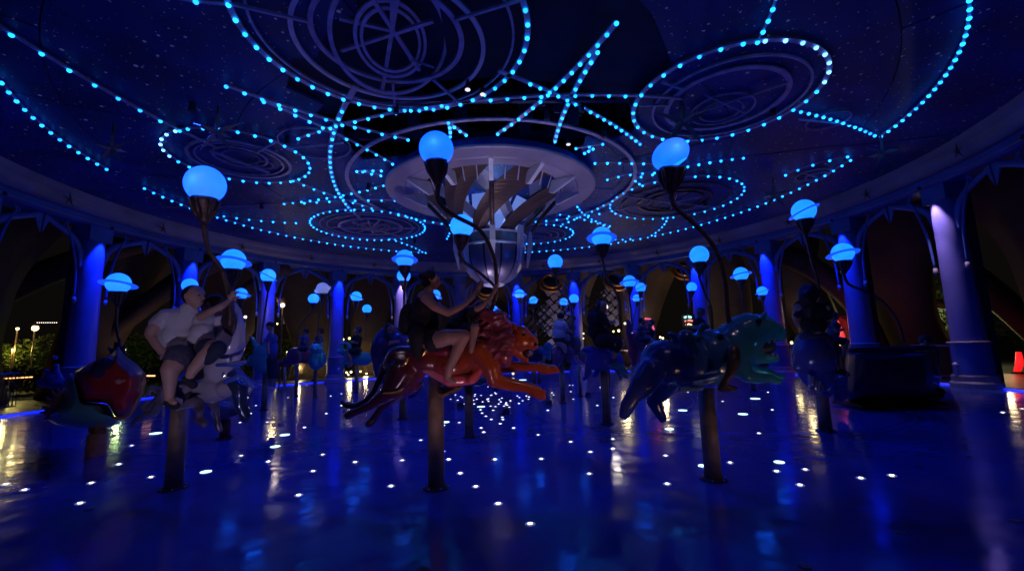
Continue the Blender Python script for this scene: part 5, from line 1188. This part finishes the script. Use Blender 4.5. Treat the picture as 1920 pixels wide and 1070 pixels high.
rider('far rider beyond the dark chariot in a grey shirt', 1566, 585, 60, 9.6, M_GREY, M_NAVY, M_HAIR, (.6, .4, 0), vox=.02)
# standing man at the left behind the seahorse ride
kk = K(440, 480, 4.116, 10.9); SM = thing('person', 'standing man in a blue shirt beside the curled teal seahorse ride', 'person', tuple(Vector((kk(290, 900).x, kk(290, 900).y, 0))))
blob('body', head_comps(kk(275, 540), kk.r(30), (-.8, -.3, 0))+kk.chain([(278, 570, 14), (285, 620, 26), (290, 720, 27), (290, 800, 28), (282, 900, 26, -.06), (278, 990, 18, -.06)])+kk.chain([(292, 800, 34, .1), (300, 900, 26, .12), (302, 990, 18, .12)])+kk.chain([(270, 620, 16, -.12), (255, 690, 13, -.16), (262, 750, 10, -.18)]), M_SKIN, SM, .02, 2)
blob('shirt', [kk.e(288, 640, 44, 44, 34), kk.e(292, 720, 42, 70, 34), kk.c(270, 615, 22, 258, 670, 18, -.13)], M_BLUEC, SM, .02, 2); blob('trousers', [kk.e(292, 800, 42, 40, 36), kk.c(284, 800, 36, 282, 930, 26, -.06), kk.c(298, 800, 36, 302, 930, 26, .12)], M_NAVY, SM, .02, 2)
blob('hair', [kk.e(278, 528, 31, 24, 30)], M_HAIR, SM, .014, 1)

k = K(440, 480, 4.116, 11.47)
F1, p = fig_base('curled teal seahorse figure at the left with two horns', 'ride figure', 'curled_horn_figure', 495, 768); pole_part(F1, p, k(230, 870).z, .07)
M_T1 = gmat('sea_teal_paint', (.03, .20, .24), (.04, .30, .36), 0, .25)
blob('body', [k.e(200, 800, 70, 90, 60), k.e(210, 740, 64, 60, 54), k.e(215, 860, 56, 50, 50), k.c(130, 790, 30, 110, 830, 20)]+k.chain([(215, 720, 26), (235, 690, 20), (270, 690, 17), (290, 660, 15), (270, 632, 14), (240, 640, 12), (232, 665, 10)])+k.chain([(190, 710, 24), (160, 690, 18), (140, 640, 16), (120, 625, 12)]), M_T1, F1, .018, 2)
k = K(440, 480, 4.116, 14.3)
F2, p = fig_base('turquoise owl figure facing the camera on twin thin poles', 'ride figure', 'owl_figure', 590, 745); pole_part(F2, p, k(610, 870).z, .055)
M_T2 = gmat('turquoise_paint', (.04, .30, .38), (.05, .42, .50), 2, .2)
blob('body', [k.e(630, 800, 58, 80, 50), k.e(632, 715, 50, 44, 44), k.c(600, 690, 16, 595, 672, 6), k.c(664, 690, 16, 672, 672, 6), k.e(680, 790, 26, 60, 40), k.e(620, 830, 24, 30, 20, -.22)], M_T2, F2, .018, 1)
for s in (-1, 1):
    bm = bmesh.new(); sphere(bm, k(632+s*20, 712, -.26), .05, 10, 7); part('eye', bm, mat('owl_eye', (.15, .55, .6), .2), F2, smooth=True)
F3, p = fig_base('pink fish figure with long fins left of the owl', 'ride figure', 'pink_fish_figure', 555, 742); k = K(440, 480, 4.116, 15.5); pole_part(F3, p, k(500, 830).z, .06)
blob('body', [k.e(500, 760, 100, 60, 60, 0, .0), k.c(430, 800, 30, 350, 830, 10), k.c(550, 750, 50, 570, 790, 30), k.c(480, 810, 20, 380, 850, 8), k.c(500, 800, 24, 560, 815, 16)], gmat('pink_paint', (.30, .06, .12), (.42, .10, .16), 0, .25), F3, .022, 1)
F4, p = fig_base('turquoise ram figure with a large curled horn', 'ride figure', 'ram_figure', 668, 735); k = K(440, 480, 4.116, 14.8); pole_part(F4, p, k(935, 860).z, .055)
blob('body', [k.e(880, 770, 40, 60, 40), k.e(900, 740, 44, 40, 40), k.c(840, 740, 26, 800, 730, 14), k.c(860, 810, 26, 910, 815, 20), k.c(830, 830, 18, 840, 865, 8), k.c(960, 790, 50, 1010, 790, 50)]+k.chain([(850, 740, 18, -.1), (880, 720, 14, -.16), (888, 690, 13, -.18), (860, 668, 12, -.18), (828, 674, 11, -.18), (818, 702, 10, -.18), (840, 722, 8, -.18)]), M_T2, F4, .016, 1)
F5, p = fig_base('large round plum and violet figure behind the hind legs of the lion', 'ride figure', 'violet_figure', 755, 785); k = K(620, 480, 3.148, 9.24); pole_part(F5, p, k(425, 850).z, .07)
blob('body', [k.e(350, 560, 112, 150, 90), k.e(330, 640, 80, 110, 70), k.e(400, 500, 60, 60, 60), k.c(300, 660, 30, 290, 740, 20)]+k.chain([(430, 780, 30), (480, 800, 40), (520, 760, 30)]), gmat('violet_paint', (.06, .03, .14), (.10, .05, .16), 0, .25), F5, .02, 3)
rider('rider with pale limbs on the violet figure behind the lion haunch', 731, 606, 62, 9.1, M_NAVY, M_NAVY, M_HAIR, (.7, -.4, 0), vox=.02)
F6, p = fig_base('red and purple fish figure with upright fin between black rider and hippo', 'ride figure', 'red_fish_figure', 1192, 740); k = K(1040, 560, 6.686, 9.7); pole_part(F6, p, k(1000, 880).z, .07)
M_RF = gmat('red_fish_paint', (.40, .035, .05), (.16, .04, .20), 2, .18, .9, 1.5)
blob('body', [k.e(1080, 520, 190, 110, 90, .05, .35), k.e(990, 660, 70, 110, 70), k.c(1000, 720, 60, 995, 810, 40), k.c(1150, 560, 80, 1240, 620, 60)]+k.chain([(950, 560, 30), (930, 480, 34), (930, 400, 36), (925, 320, 34), (912, 275, 22)], -.08), M_RF, F6, .016, 3)
F7, p = fig_base('light blue far ride figure right of the lion face', 'ride figure', 'blue_bird_figure', 1000, 733); k = K(940, 560, 6.686, 13.6); pole_part(F7, p, k(440, 800).z, .05)
blob('body', [k.e(480, 680, 90, 80, 60), k.e(590, 600, 60, 60, 50), k.c(580, 660, 40, 600, 740, 30), k.c(440, 720, 40, 420, 780, 24)], gmat('sky_blue_paint', (.03, .14, .40), (.05, .28, .50), 0, .22), F7, .02, 2)
F8, p = fig_base('brown grey figure with a pink beak right of the white shirt rider', 'ride figure', 'pelican_figure', 1088, 742); k = K(940, 560, 6.686, 11.8); pole_part(F8, p, k(930, 850).z, .055)
blob('body', [k.e(930, 560, 80, 100, 60), k.e(880, 660, 60, 90, 50), k.e(1000, 700, 60, 60, 50), k.c(1000, 720, 40, 1060, 830, 14)], gmat('brown_grey_paint', (.14, .10, .13), (.2, .15, .2), 0, .25), F8, .018, 2)
bm = bmesh.new(); tube(bm, [k(935, 705, -.3), k(960, 775, -.32), k(1010, 810, -.3), k(1072, 848, -.25)], [.04, .045, .035, .008], 10); part('beak', bm, mat('beak_paint', (.5, .18, .16), .3), F8, smooth=True)
F9, p = fig_base('dark red small pole figure behind the horse figure', 'ride figure', 'small_fish_figure', 421, 822); k = K(240, 500, 3.342, 7.6); pole_part(F9, p, k(605, 960).z, .08, mat('plum_pole', (.13, .03, .035), .4))
blob('body', [k.e(600, 900, 60, 60, 80), k.c(560, 900, 30, 520, 880, 18), k.c(640, 900, 40, 720, 900, 20)], M_PLUM, F9, .02, 2)
F10, p = fig_base('small teal figure on the dark pole behind the lion belly', 'ride figure', 'teal_turtle_figure', 880, 820); k = K(620, 480, 3.148, 7.08); pole_part(F10, p, k(820, 760).z, .07)
blob('body', [k.e(830, 730, 110, 40, 90), k.c(760, 740, 30, 720, 750, 18), k.c(900, 720, 30, 940, 700, 26)], gmat('dark_teal_paint', (.02, .06, .09), (.03, .09, .12), 0, .25), F10, .02, 2)
for x, y, top, lb in ((1003, 722, 690, 'thin dark pole of a far ride between the lion paws'), (1012, 718, 690, 'thin dark pole right of it between the lion paws'), (533, 722, 690, 'short grey pole post of a far ride left of the owl'), (1412, 732, 715, 'short dark pole behind the hippo foreleg')):
    p = base_of(x, y); t = thing('ride_pole', lb, 'pole', tuple(p)); d = (p-Vector((0, 0, CAMH))).dot(FW); pole_part(t, p, at(x, top, d).z+.25, .06)

# ================================================================== OUTSIDE
# railing between the columns
M_RAIL = mat('dark_rail_iron', (.10, .05, .05), .5, metal=.4); M_RTOP = mat('rail_top_metal', (.35, .28, .25), .4, metal=.5)
for n_, i in enumerate(range(-8, 8)):
    if i in (-8,) : pass
    a0 = PH0+DL*i+.06; a1 = PH0+DL*(i+1)-.06; r = 13.75
    am = (a0+a1)/2; c = polar(r, am, .055)
    t = thing('railing', 'dark iron railing section with thin bars '+bay_lab[n_].replace('over', 'beyond').replace('above', 'beyond'), 'railing', tuple(c), 'railing sections beyond the columns')
    pts = [polar(r, a0+(a1-a0)*q/6, 1.10) for q in range(7)]
    bm = bmesh.new(); tube(bm, pts, .035, 8); part('top_rail', bm, M_RTOP, t)
    bm = bmesh.new(); tube(bm, [p-Vector((0, 0, .92)) for p in pts], .02, 6); part('bottom_rail', bm, M_RAIL, t)
    nb = 22 if abs(i) > 4 else 14
    bmb = None
    for q in range(nb+1):
        p = polar(r, a0+(a1-a0)*q/nb); bm = bmesh.new(); tube(bm, [p+Vector((0, 0, .16)), p+Vector((0, 0, 1.08))], .011, 5)
        if bmb is None: pass
        part('bar', bm, M_RAIL, t)
# dark hedges and lit garden beyond
M_LEAF = mat('lit_leaf', (.10, .13, .03), .6, var=.6, vs=2, bump=.0); M_LEAFD = mat('dim_leaf', (.03, .05, .018), .7, var=.5, vs=2)  # lit bushes get the lighter leaf colour, dim ones the darker
def bush(name, label, cat, c, s, n, m, leaf=.16, group=None, trunk=False):
    t = thing(name, label, cat, tuple(c), group); r_ = random.Random(int(c[0]*31+c[1]*17)); bm = bmesh.new(); lumps = [(r_.uniform(-.7, .7), r_.uniform(-.7, .7), r_.uniform(.25, .85), r_.uniform(.25, .5)) for _ in range(9)]
    for i in range(n):
        lx, ly, lz, lr = r_.choice(lumps); v = Vector((r_.gauss(0, 1), r_.gauss(0, 1), r_.gauss(0, 1))).normalized()*lr*r_.uniform(.6, 1.05)
        p = Vector(c)+Vector(((lx+v.x)*s[0], (ly+v.y)*s[1], max(.02, (lz+v.z*.8))*s[2])); q = leaf*r_.uniform(.5, 1.2)
        a = Vector((r_.gauss(0, 1), r_.gauss(0, 1), r_.gauss(0, .6))).normalized(); b_2 = a.cross(Vector((r_.gauss(0, 1), r_.gauss(0, 1), 1))).normalized()
        vs = [bm.verts.new(p+a*q), bm.verts.new(p+b_2*q*.45), bm.verts.new(p-a*q), bm.verts.new(p-b_2*q*.45)]; bm.faces.new(vs)
    part('crown', bm, m, t)
    bm = bmesh.new(); tube(bm, [Vector(c), Vector(c)+Vector((0, 0, s[2]*.6))], [.12, .05], 6); part('trunk', bm, M_BROWN, t)
    return t
def gp_(x, d): p = at(x, 640, d); return Vector((p.x, p.y, -.06))
BL = [(-40, 23, 3.2, 2.3, 'leafy bush lit yellow at the very left edge beyond the railing', 0), (30, 24, 3.2, 2.6, 'leafy bush lit yellow beyond the railing left of the bright lamp', 0), (95, 25, 3, 2.4, 'leafy bush lit yellow under the bright lamp at the left', 0),
      (215, 27, 3, 3.0, 'dim green tree left of the red dome plume', 1), (285, 27, 3.2, 3.2, 'dim green tree behind the man in the polo shirt', 1), (455, 27, 2.2, 2.6, 'small lit bush beyond the horse figure', 0), (545, 28, 1.8, 2.4, 'small lit bush between the columns left of the owl', 0),
      (680, 29, 2.0, 2.8, 'lit bush behind the rider on the ram figure', 0), (1180, 29, 2.2, 2.2, 'small bush with yellow lights behind the black rider', 1), (1385, 28, 1.6, 2.4, 'small yellow green bush behind the hippo back', 0), (1495, 27, 2.4, 3.2, 'lit tree left of the woman in black', 0),
      (1780, 24, 3.2, 4.2, 'dim green tree behind the lavender column', 1), (1850, 26, 3.4, 4.4, 'dim green tree right of the lavender column', 1), (1640, 34, 4, 2.2, 'far dark bush beyond the chariot', 1)]
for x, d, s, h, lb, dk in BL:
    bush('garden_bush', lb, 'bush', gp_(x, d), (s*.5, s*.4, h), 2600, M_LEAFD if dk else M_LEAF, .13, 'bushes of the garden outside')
hedge_bm = bmesh.new()
for x0, x1, d in ((-90, 60, 20), (60, 130, 20.5), (200, 330, 21)):
    for q in range(900):
        xx = rnd.uniform(x0, x1); p = gp_(xx, d+rnd.uniform(0, 1.2)); p.z = rnd.uniform(0, 1.12)**.8
        a = Vector((rnd.gauss(0, 1), rnd.gauss(0, 1), rnd.gauss(0, 1))).normalized()*.16; b2 = a.cross(Vector((0, 0, 1)))*.5
        hedge_bm.faces.new([hedge_bm.verts.new(p+v) for v in (a, b2, -a, -b2)])
hd = obj('hedge', hedge_bm, M_LEAFD); tag(hd, 'low black hedge running in front of the lit bushes at the left', 'hedge')
# garden lights
def glow_post(label, x, y, d, r, m, energy=0, color=(1, .75, .3), name='garden_lamp', post=True):
    c = at(x, y, d); t = thing(name, label, 'lamp', (c.x, c.y, -.06), None)
    bm = bmesh.new(); sphere(bm, c, r, 10, 7); part('bulb', bm, m, t, smooth=True)
    bm = bmesh.new(); lathe(bm, [(r*1.2, r*.8), (r*.5, r*1.5), (0, r*1.6)], c, 10); part('cap', bm, M_BRONZE, t)
    if post:
        bm = bmesh.new(); tube(bm, [Vector((c.x, c.y, -.06)), c-Vector((0, 0, r))], .035, 8); part('post', bm, M_BRONZE, t)
    if energy: lamp_point('glow', c-Vector((0, r*3, 0)), energy, color, .1, t)
G = glow_post
G('bright warm lamp over the lit bushes at the far left', 66, 615, 23, .14, M_WARM, 18, (1, .8, .3)); G('added low yellow light inside the lit bushes at the far left', 24, 655, 22.8, .04, M_YEL, 90, (1, .85, .2)); G('small warm lamp left of the bright one at the far left', 33, 616, 23, .07, M_YEL, 15); G('warm lamp cut by the left edge of the picture', 1, 629, 22, .05, M_WARM, 10)  # the low light inside the bushes is added, its fitting unseen
G('bright lamp high right of the chariot', 1737, 565, 22, .12, M_WARM, 60, (1, .85, .45)); G('added lamp low in the green tree behind the lavender column', 1768, 640, 21.5, .04, M_YEL, 90, (.9, 1, .4)); G('added dim lamp among the bushes left of the red dome', 235, 655, 23.5, .03, M_YEL, 60, (.7, 1, .3)); G('second lamp below it right of the chariot', 1738, 596, 24, .085, M_WARM, 50, (1, .85, .4)); G('tiny orange lamp below the two lamps right of the chariot', 1745, 610, 25, .035, M_WARM)  # lamps low in the tree and among bushes are added to light leaves
G('tiny lamp under the orange one before the green tree', 1740, 622, 25, .035, M_YEL); G('lamp at the top of the slanting post left of the lamps', 1648, 580, 20, .06, M_WARM, 25); G('small lamp low at the right beyond the chariot', 1697, 637, 24, .05, M_WARM, 10); G('tiny lamp low beside it beyond the chariot', 1687, 636, 26, .03, M_WARM)
G('lamp at the right of the lavender column above the red railing', 1861, 633, 18, .09, M_WARM, 12, (1, .8, .4)); G('lamp between hippo head and woman in black', 1496, 602, 20, .07, M_WARM, 12); G('small twin lamp under it left of the woman in black', 1494, 612, 22, .04, M_YEL); G('low lamp left of the blue seahorse figure', 1484, 642, 20, .06, M_YEL, 5)
G('pale round lamp behind the shoulder of the black rider', 1135, 575, 17, .10, mat_lamp('pale_lamp', (1, .9, .8), 3), 10, (1, .9, .8)); G('square bright window lamp between the left columns', 530, 572, 19, .09, mat_lamp('pale_lamp', (1, .9, .8), 3), 12, (1, .8, .6)); G('white glint lamp above the horse figure head', 460, 594, 19, .06, mat_lamp('pale_lamp', (1, .9, .8), 3))
GL = ['under the pink fish figure', 'close beside the one under the pink fish figure', 'under the ram figure, left one', 'under the ram figure, middle one', 'lowest of three under the ram figure', 'right of the poles under the ram rider', 'far right of the lights under the ram rider', 'low beside the curled horn figure', 'right of the curled horn figure at the height of its body', 'above the standing man in blue', 'left of the head of the ram rider', 'right of the head of the ram rider', 'between the two riders left of the owl', 'upper dot beside the column behind the white shirt rider', 'lower dot beside the column behind the white shirt rider', 'in the yellow cluster right of the black rider, lowest right', 'in the yellow cluster right of the black rider, brightest', 'in the yellow cluster right of the black rider, topmost', 'in the yellow cluster right of the black rider, middle', 'in the yellow cluster right of the black rider, nearest him', 'right of the red fish riders, upper', 'right of the red fish riders, lower', 'above the hippo back, right one', 'above the hippo back, left one', 'low between the chariot and the lavender column', 'low under the lion muzzle', 'just right of the lion paw', 'left of the gondola hull beyond the railing', 'low on the ledge right of the curled horn figure', 'low beside the red sculpture']
for n_, (x, y, d, r) in enumerate(((564, 689, 21, .06), (575, 688, 22, .04), (650, 698, 21, .05), (658, 697, 21, .05), (653, 702, 21, .04), (676, 696, 21, .05), (687, 700, 22, .035), (518, 699, 20, .05), (539, 660, 20, .05), (520, 607, 21, .03), (643, 636, 21, .06), (655, 634, 21, .06), (612, 650, 22, .03),
              (1094, 625, 20, .035), (1094, 634, 20, .03), (1160, 620, 21, .05), (1178, 612, 21, .06), (1172, 606, 21, .05), (1165, 612, 21, .05), (1150, 621, 21, .04), (1243, 634, 20, .045), (1238, 632, 20, .04), (1377, 586, 24, .03), (1352, 585, 24, .03), (1790, 650, 18, .04), (962, 700, 19, .05), (1030, 662, 19, .035), (122, 658, 23, .03), (545, 722, 19, .05), (1577, 647, 16, .04))):
    G('tiny yellow garden light '+GL[n_], x, y, d*1.16, r*1.16, M_YEL if n_ % 3 else M_WARM, 34 if n_ % 3 == 0 else 0, (1, .75, .3), 'garden_light', post=False)
for o in [o for o in bpy.data.objects if o.name.startswith('garden_light') and o.parent is None]: o['group'] = 'tiny yellow garden lights'
# strip of orange lights along the rail at the left
t = thing('fence_light_row', 'row of small orange lights on the low ledge at the left edge', 'light row', tuple(at(30, 709, 15.5)))
bm = bmesh.new(); tube(bm, [at(-30, 713, 15.4), at(60, 708, 15.6)], .03, 6); part('ledge', bm, M_BRONZE, t)
for q in range(11):
    bm = bmesh.new(); c = at(-22+q*8, 711-q*.45, 15.4); box(bm, c, (.09, .03, .035)); part('lamp', bm, mat_lamp('orange_strip', (1, .42, .14), 2.6), t)
t = thing('fence_light_row', 'short row of small orange lights behind the tail of the horse figure', 'light row', tuple(at(283, 705, 14.6)))
for q in range(4):
    bm = bmesh.new(); box(bm, at(277+q*4, 704, 14.6), (.05, .03, .04)); part('lamp', bm, mat_lamp('orange_strip', (1, .42, .14), 2.6), t)
bm = bmesh.new(); tube(bm, [at(274, 706, 14.62), at(292, 706, 14.62)], .02, 6); part('ledge', bm, M_BRONZE, t)
t = thing('bead_light_row', 'thin row of white bead lights above the bright lamp at the left', 'light row', tuple(at(90, 604, 24)))
for q in range(10):
    bm = bmesh.new(); sphere(bm, at(70+q*4, 604.5, 24), .028, 6, 4); part('bead', bm, mat_lamp('bead_white', (1, .9, .8), 1.6), t)
bm = bmesh.new(); tube(bm, [at(64, 603.5, 24), at(110, 603.5, 24)], .015, 5); part('wire', bm, M_SEAM, t)
# red glowing heater and red sculpture
t = thing('red_lantern', 'glowing red lantern post at the right edge behind the railing', 'lantern', tuple(Vector((at(1912, 700, 14.5).x, at(1912, 700, 14.5).y, .05))))
bm = bmesh.new(); tube(bm, [at(1906, 700, 15), at(1912, 680, 15), at(1910, 660, 15)], [.08, .11, .07], 10); part('shade', bm, mat_lamp('red_glow', (1, .012, .008), 1.), t, smooth=True)
bm = bmesh.new(); tube(bm, [at(1913, 664, 15), at(1916, 672, 15)], .035, 8); part('flame', bm, mat_lamp('red_glow', (1, .012, .008), 1.), t, smooth=True)
bm = bmesh.new(); lathe(bm, [(.16, .05), (.16, .1), (.04, .14), (.04, .35)], Vector((at(1908, 700, 15).x, at(1908, 700, 15).y, 0)), 12); part('stand', bm, M_RAIL, t)
lamp_point('red_light', at(1895, 680, 14.7), 2.5, (1, .03, .02), .1, t)
t = thing('red_sculpture', 'jagged glowing red sculpture seen between the woman in black and the blue column', 'sculpture', tuple(Vector((at(1575, 650, 17).x, at(1575, 650, 17).y, .05))))
bm = bmesh.new(); stube(bm, [at(1548, 578, 17), at(1560, 594, 17), at(1570, 612, 17), at(1580, 632, 17)], [.03, .14, .12, .10], 4, 7); part('red_vein', bm, mat_lamp('red_vein', (.9, .035, .02), .8), t)
bm = bmesh.new(); stube(bm, [at(1560, 590, 17.4), at(1580, 605, 17.4), at(1592, 630, 17.4), at(1590, 660, 17.4)], [.1, .3, .3, .25], 4, 8); part('rock', bm, mat('red_rock', (.25, .09, .05), .8, bump=.8, bs=3), t)
lamp_point('red_light', at(1575, 612, 16.6), 9, (1, .12, .06), .1, t)
t = thing('red_arch_sign', 'red outlined arch sign behind the child on the red fish', 'sign', tuple(at(1215, 610, 19)))
bm = bmesh.new(); tube(bm, [at(1208, 601, 19), at(1210, 597, 19), at(1219, 598, 19), at(1222, 606, 19), at(1226, 618, 19)], .045, 6); part('outline', bm, mat_lamp('pink_neon', (1, .12, .12), .9), t)
bm = bmesh.new(); box(bm, at(1216, 616, 19.2), (.55, .08, .8)); part('panel', bm, M_GREY, t)
t = thing('neon_sign', 'small lit sign with white and red bars between the columns left of the hippo', 'sign', tuple(at(1291, 600, 20)))
for (x0, x1, y, m, hh) in ((1283, 1296, 595, mat_lamp('neon_cyan', (.4, 1, .8), 1.5), .09), (1284, 1300, 602, mat_lamp('neon_red', (1, .2, .1), 1.3), .07), (1286, 1297, 609, mat_lamp('neon_warm', (1, .8, .4), 1.3), .07)):
    bm = bmesh.new(); tube(bm, [at(x0, y, 20), at((x0+x1)/2, y-2, 20), at(x1, y, 20)], hh*.6, 6); part('tube_line', bm, m, t)
bm = bmesh.new(); box(bm, at(1291, 602, 20.15), (.6, .06, .6)); part('board', bm, M_SEAM, t)
t = thing('screen_sign', 'small pale cyan lit panel beyond the chariot', 'sign', tuple(at(1721, 634, 20)))
bm = bmesh.new(); box(bm, at(1721, 634, 20), (.26, .06, .36)); part('panel', bm, mat_lamp('cyan_screen', (.5, .9, 1.), 1.3), t)
bm = bmesh.new(); box(bm, at(1721, 634, 20.06), (.32, .06, .42)); part('frame', bm, M_SEAM, t)
# slanting post with lamp, beyond the chariot
t = thing('slanted_post', 'slanted brown trunk like post beyond the chariot', 'post', tuple(Vector((at(1690, 650, 19).x, at(1690, 650, 19).y, 0))))
bm = bmesh.new(); stube(bm, [at(1650, 586, 19), at(1662, 610, 19), at(1674, 640, 19), at(1684, 668, 19)], [.25, .22, .25, .3], 4, 8); part('trunk', bm, M_BROWN, t, smooth=True)

# woven lattice lanterns hanging in three openings, with gilt rimmed hoods
M_WOV = mat('woven_plate', (.30, .26, .34), .6, var=.2)
M_GILT = mat('gilt_hood', (.5, .27, .07), .35, metal=.7)
for (x0, y0, x1, y1, lb, seed) in ((1005, 545, 1075, 645, 'woven lattice lantern hanging in the opening right of the lion mane', 1), (1120, 535, 1186, 600, 'woven lattice lantern in the opening behind the black rider', 2), (520, 525, 556, 600, 'woven lattice lantern between the left columns', 3), (900, 560, 945, 620, 'woven lattice lantern just below the chandelier bowl', 4)):
    d = 27.5; t = thing('lattice_lantern', lb, 'lantern', tuple(at((x0+x1)/2, (y0+y1)/2, d)), 'woven lattice lanterns outside')
    A, B = at(x0, y0, d), at(x1, y1, d); W_ = (B-A).x; H_ = A.z-B.z; cxx = (A.x+B.x)/2; czz = (A.z+B.z)/2; st = .62; rt = math.pi/4
    for i in range(-4, 5):
        for j in range(-4, 5):
            lx = (i-j)*st*.5; lz = (i+j)*st*.5
            if abs(lx)/(W_*.5)+abs(lz)/(H_*.62) > 1.05: continue
            bm = bmesh.new(); R = Matrix.Rotation(rt+.25, 3, 'Y'); box(bm, Vector((cxx+lx, A.y+.22*abs(lx), czz+lz)), (st*.60, .05, st*.60), R); part('woven_plate', bm, M_WOV, t)
    for s in (-1, 1):
        for i in range(-3, 4):
            bm = bmesh.new(); c = Vector((cxx+i*st*.72, A.y+.08, czz)); tube(bm, [c+Vector((-H_*.35, 0, -s*H_*.35)), c+Vector((H_*.35, 0, s*H_*.35))], .05, 5); part('lattice_bar', bm, M_SEAM, t)
    e = 14 if seed < 3 else 8
    lamp_spot('lantern_wash', (cxx, A.y-3.2, .6), (cxx, A.y, czz), e*9, (.75, .65, .9), 60, .6, .1, t)
for (x, y, r, lb) in ((1033, 533, .62, 'gilt rimmed dark hood above the lattice lantern right of the lion'), (1155, 529, .66, 'gilt rimmed dark hood above the lattice lantern behind the black rider'), (914, 549, .52, 'gilt rimmed dark hood just under the chandelier bowl'), (1279, 513, .5, 'dark hood with purple glow over the hippo lamp'), (532, 553, .3, 'gilt hood between the left columns')):
    d = 24; c = at(x, y, d); t = thing('gilt_hood', lb, 'hood', tuple(c), 'gilt rimmed hoods in the openings')
    bm = bmesh.new(); R = Matrix.Rotation(.9, 4, 'X')
    for q, rr_ in enumerate((1., .8)):
        lathe(bm, [(r*rr_-.05, q*.2), (r*rr_+.05, q*.2), (r*rr_+.05, q*.2+.09), (r*rr_-.05, q*.2+.09)], (0, 0, 0), 30, close=True)
    for v in bm.verts: v.co = (R @ v.co)+c
    part('gilt_rim', bm, M_GILT, t, smooth=True)
    bm = bmesh.new(); lathe(bm, [(0, .1), (r*.7, .08), (r*.95, -.02)], (0, 0, 0), 30)
    for v in bm.verts: v.co = (R @ v.co)+c
    part('hood_shell', bm, M_SEAM, t)
    lamp_spot('hood_glow', c+Vector((0, -1.2, -.9)), c, 26, (1, .6, .2), 70, .5, .05, t)
# warm wash on the brown shell from added floodlights with unseen fittings
for x, y, d, e, lb in ((120, 560, 16.5, 60, 'a'), (300, 560, 18, 60, 'b'), (1560, 560, 17, 16, 'c'), (1700, 500, 15, 4, 'd'), (1230, 640, 22.5, 40, 'e'), (590, 650, 22, 40, 'f'), (830, 650, 23, 35, 'g')):
    c = at(x, y, d); t = thing('added_ground_spot', {'a': 'added small amber floodlight near the left railing', 'b': 'added small amber floodlight beyond the seated couple', 'c': 'added small amber floodlight behind the woman in black', 'd': 'added small amber floodlight beyond the chariot', 'e': 'added small amber floodlight right of the red fish', 'f': 'added small amber floodlight left of the owl', 'g': 'added small amber floodlight behind the lion rider'}[lb], 'floodlight', (c.x, c.y, .06), 'added amber floodlights at the foot of the shell')
    bm = bmesh.new(); lathe(bm, [(.1, .06), (.1, .16), (.07, .2), (0, .2)], (c.x, c.y, 0), 12); part('housing', bm, M_SEAM, t)
    v = Vector((c.x-CX, c.y-CY, 0)).normalized()
    lamp_spot('flood', Vector((c.x, c.y, .24)), Vector((c.x, c.y, 0))+v*1.2+Vector((0, 0, 5)), e*.55, (1, .68, .42), 100, .8, .08, t)
# two white spotlight heads on the ceiling by the armillary
for x, y, lb in ((877, 164, 'small white spotlight head below the armillary sphere'), (905, 173, 'small flat white spotlight right of it under the armillary sphere'), (1065, 267, 'small white spotlight head right of the plate edge')):
    p = onz(x, y, CEIL-.2); t = thing('ceiling_spotlight', lb, 'spotlight', tuple(p))
    bm = bmesh.new(); tube(bm, [p+Vector((0, 0, .15)), p, p-Vector((0, .03, .06))], [.02, .05, .055], 10); part('head', bm, M_SEAM, t)
    bm = bmesh.new(); sphere(bm, p-Vector((0, .035, .07)), (.05, .05, .02), 10, 6); part('lens', bm, mat_lamp('spot_lens', (.8, .8, 1), 1.2), t, smooth=True)
# added floor uplights and rim spotlights that brighten the figures, unseen fittings
for (px, py, pz, tx, ty, tz, e, colr, ang, lb) in ((1.9, 2.9, .12, .3, 4.7, 1.2, 44, (1, .50, .30), 50, 'added small warm uplight in the floor in front of the lion'),
      (-2.2, 2.7, .12, -3.1, 4.9, 1.7, 56, (.72, .60, 1.), 60, 'added small lavender uplight in the floor in front of the couple'),
      (-.5, 3.1, .12, -.9, 4.5, 1.4, 20, (.85, .5, .75), 70, 'added small violet uplight in the floor below the lion belly'),
      (3.9, 3.4, .12, 3.3, 4.9, 1.4, 9, (.15, .75, 1.), 60, 'added small cyan uplight in the floor in front of the hippo head'),
      (-3.9, 4.6, .12, -5.8, 6.9, 1.0, 18, (1., .5, .45), 60, 'added small warm uplight in the floor in front of the shell gondola'),
      (2.9, 3.3, .12, 2.3, 4.7, .8, 8, (1., .62, .45), 60, 'added small warm uplight in the floor before the hippo pole'),
      (3.6, 5.4, .12, 4.9, 6.9, 1.4, 12, (.55, .5, 1.), 60, 'added small lavender uplight in the floor before the round blue figure')):
    t = thing('added_floor_uplight', lb, 'uplight', (px, py, 0), 'added uplights set in the floor before the figures')
    bm = bmesh.new(); lathe(bm, [(.04, .0), (.038, .006), (0, .007)], (px, py, 0), 16); part('housing', bm, M_JOINT, t)
    lamp_spot('beam', (px, py, .03), (tx, ty, tz), e, colr, ang, .8, .05, t)
for (px, py, tx, ty, e, lb) in ((-2.6, .9, -2.2, 5.2, 60, 'added dark can spotlight on the rim high above the left of the camera'), (2.6, .9, 1.6, 5.2, 50, 'added dark can spotlight on the rim high above the right of the camera')):
    t = thing('added_rim_spotlight', lb, 'spotlight', (px, py, 5.8), 'added rim spotlights above the near columns'); p = Vector((px, py, 5.8)); q = Vector((tx, ty, 1.2)); dv = (q-p).normalized()
    bm = bmesh.new(); tube(bm, [p-dv*.18, p+dv*.02], [.07, .08], 14); part('can', bm, M_CAN, t)
    bm = bmesh.new(); tube(bm, [p-dv*.18, Vector((px, py, 6.29))], .02, 8); part('yoke', bm, M_CAN, t)
    lamp_spot('beam', p+dv*.05, q, e, (.80, .60, .85), 52, .9, .06, t)  # added lavender fill from above the camera
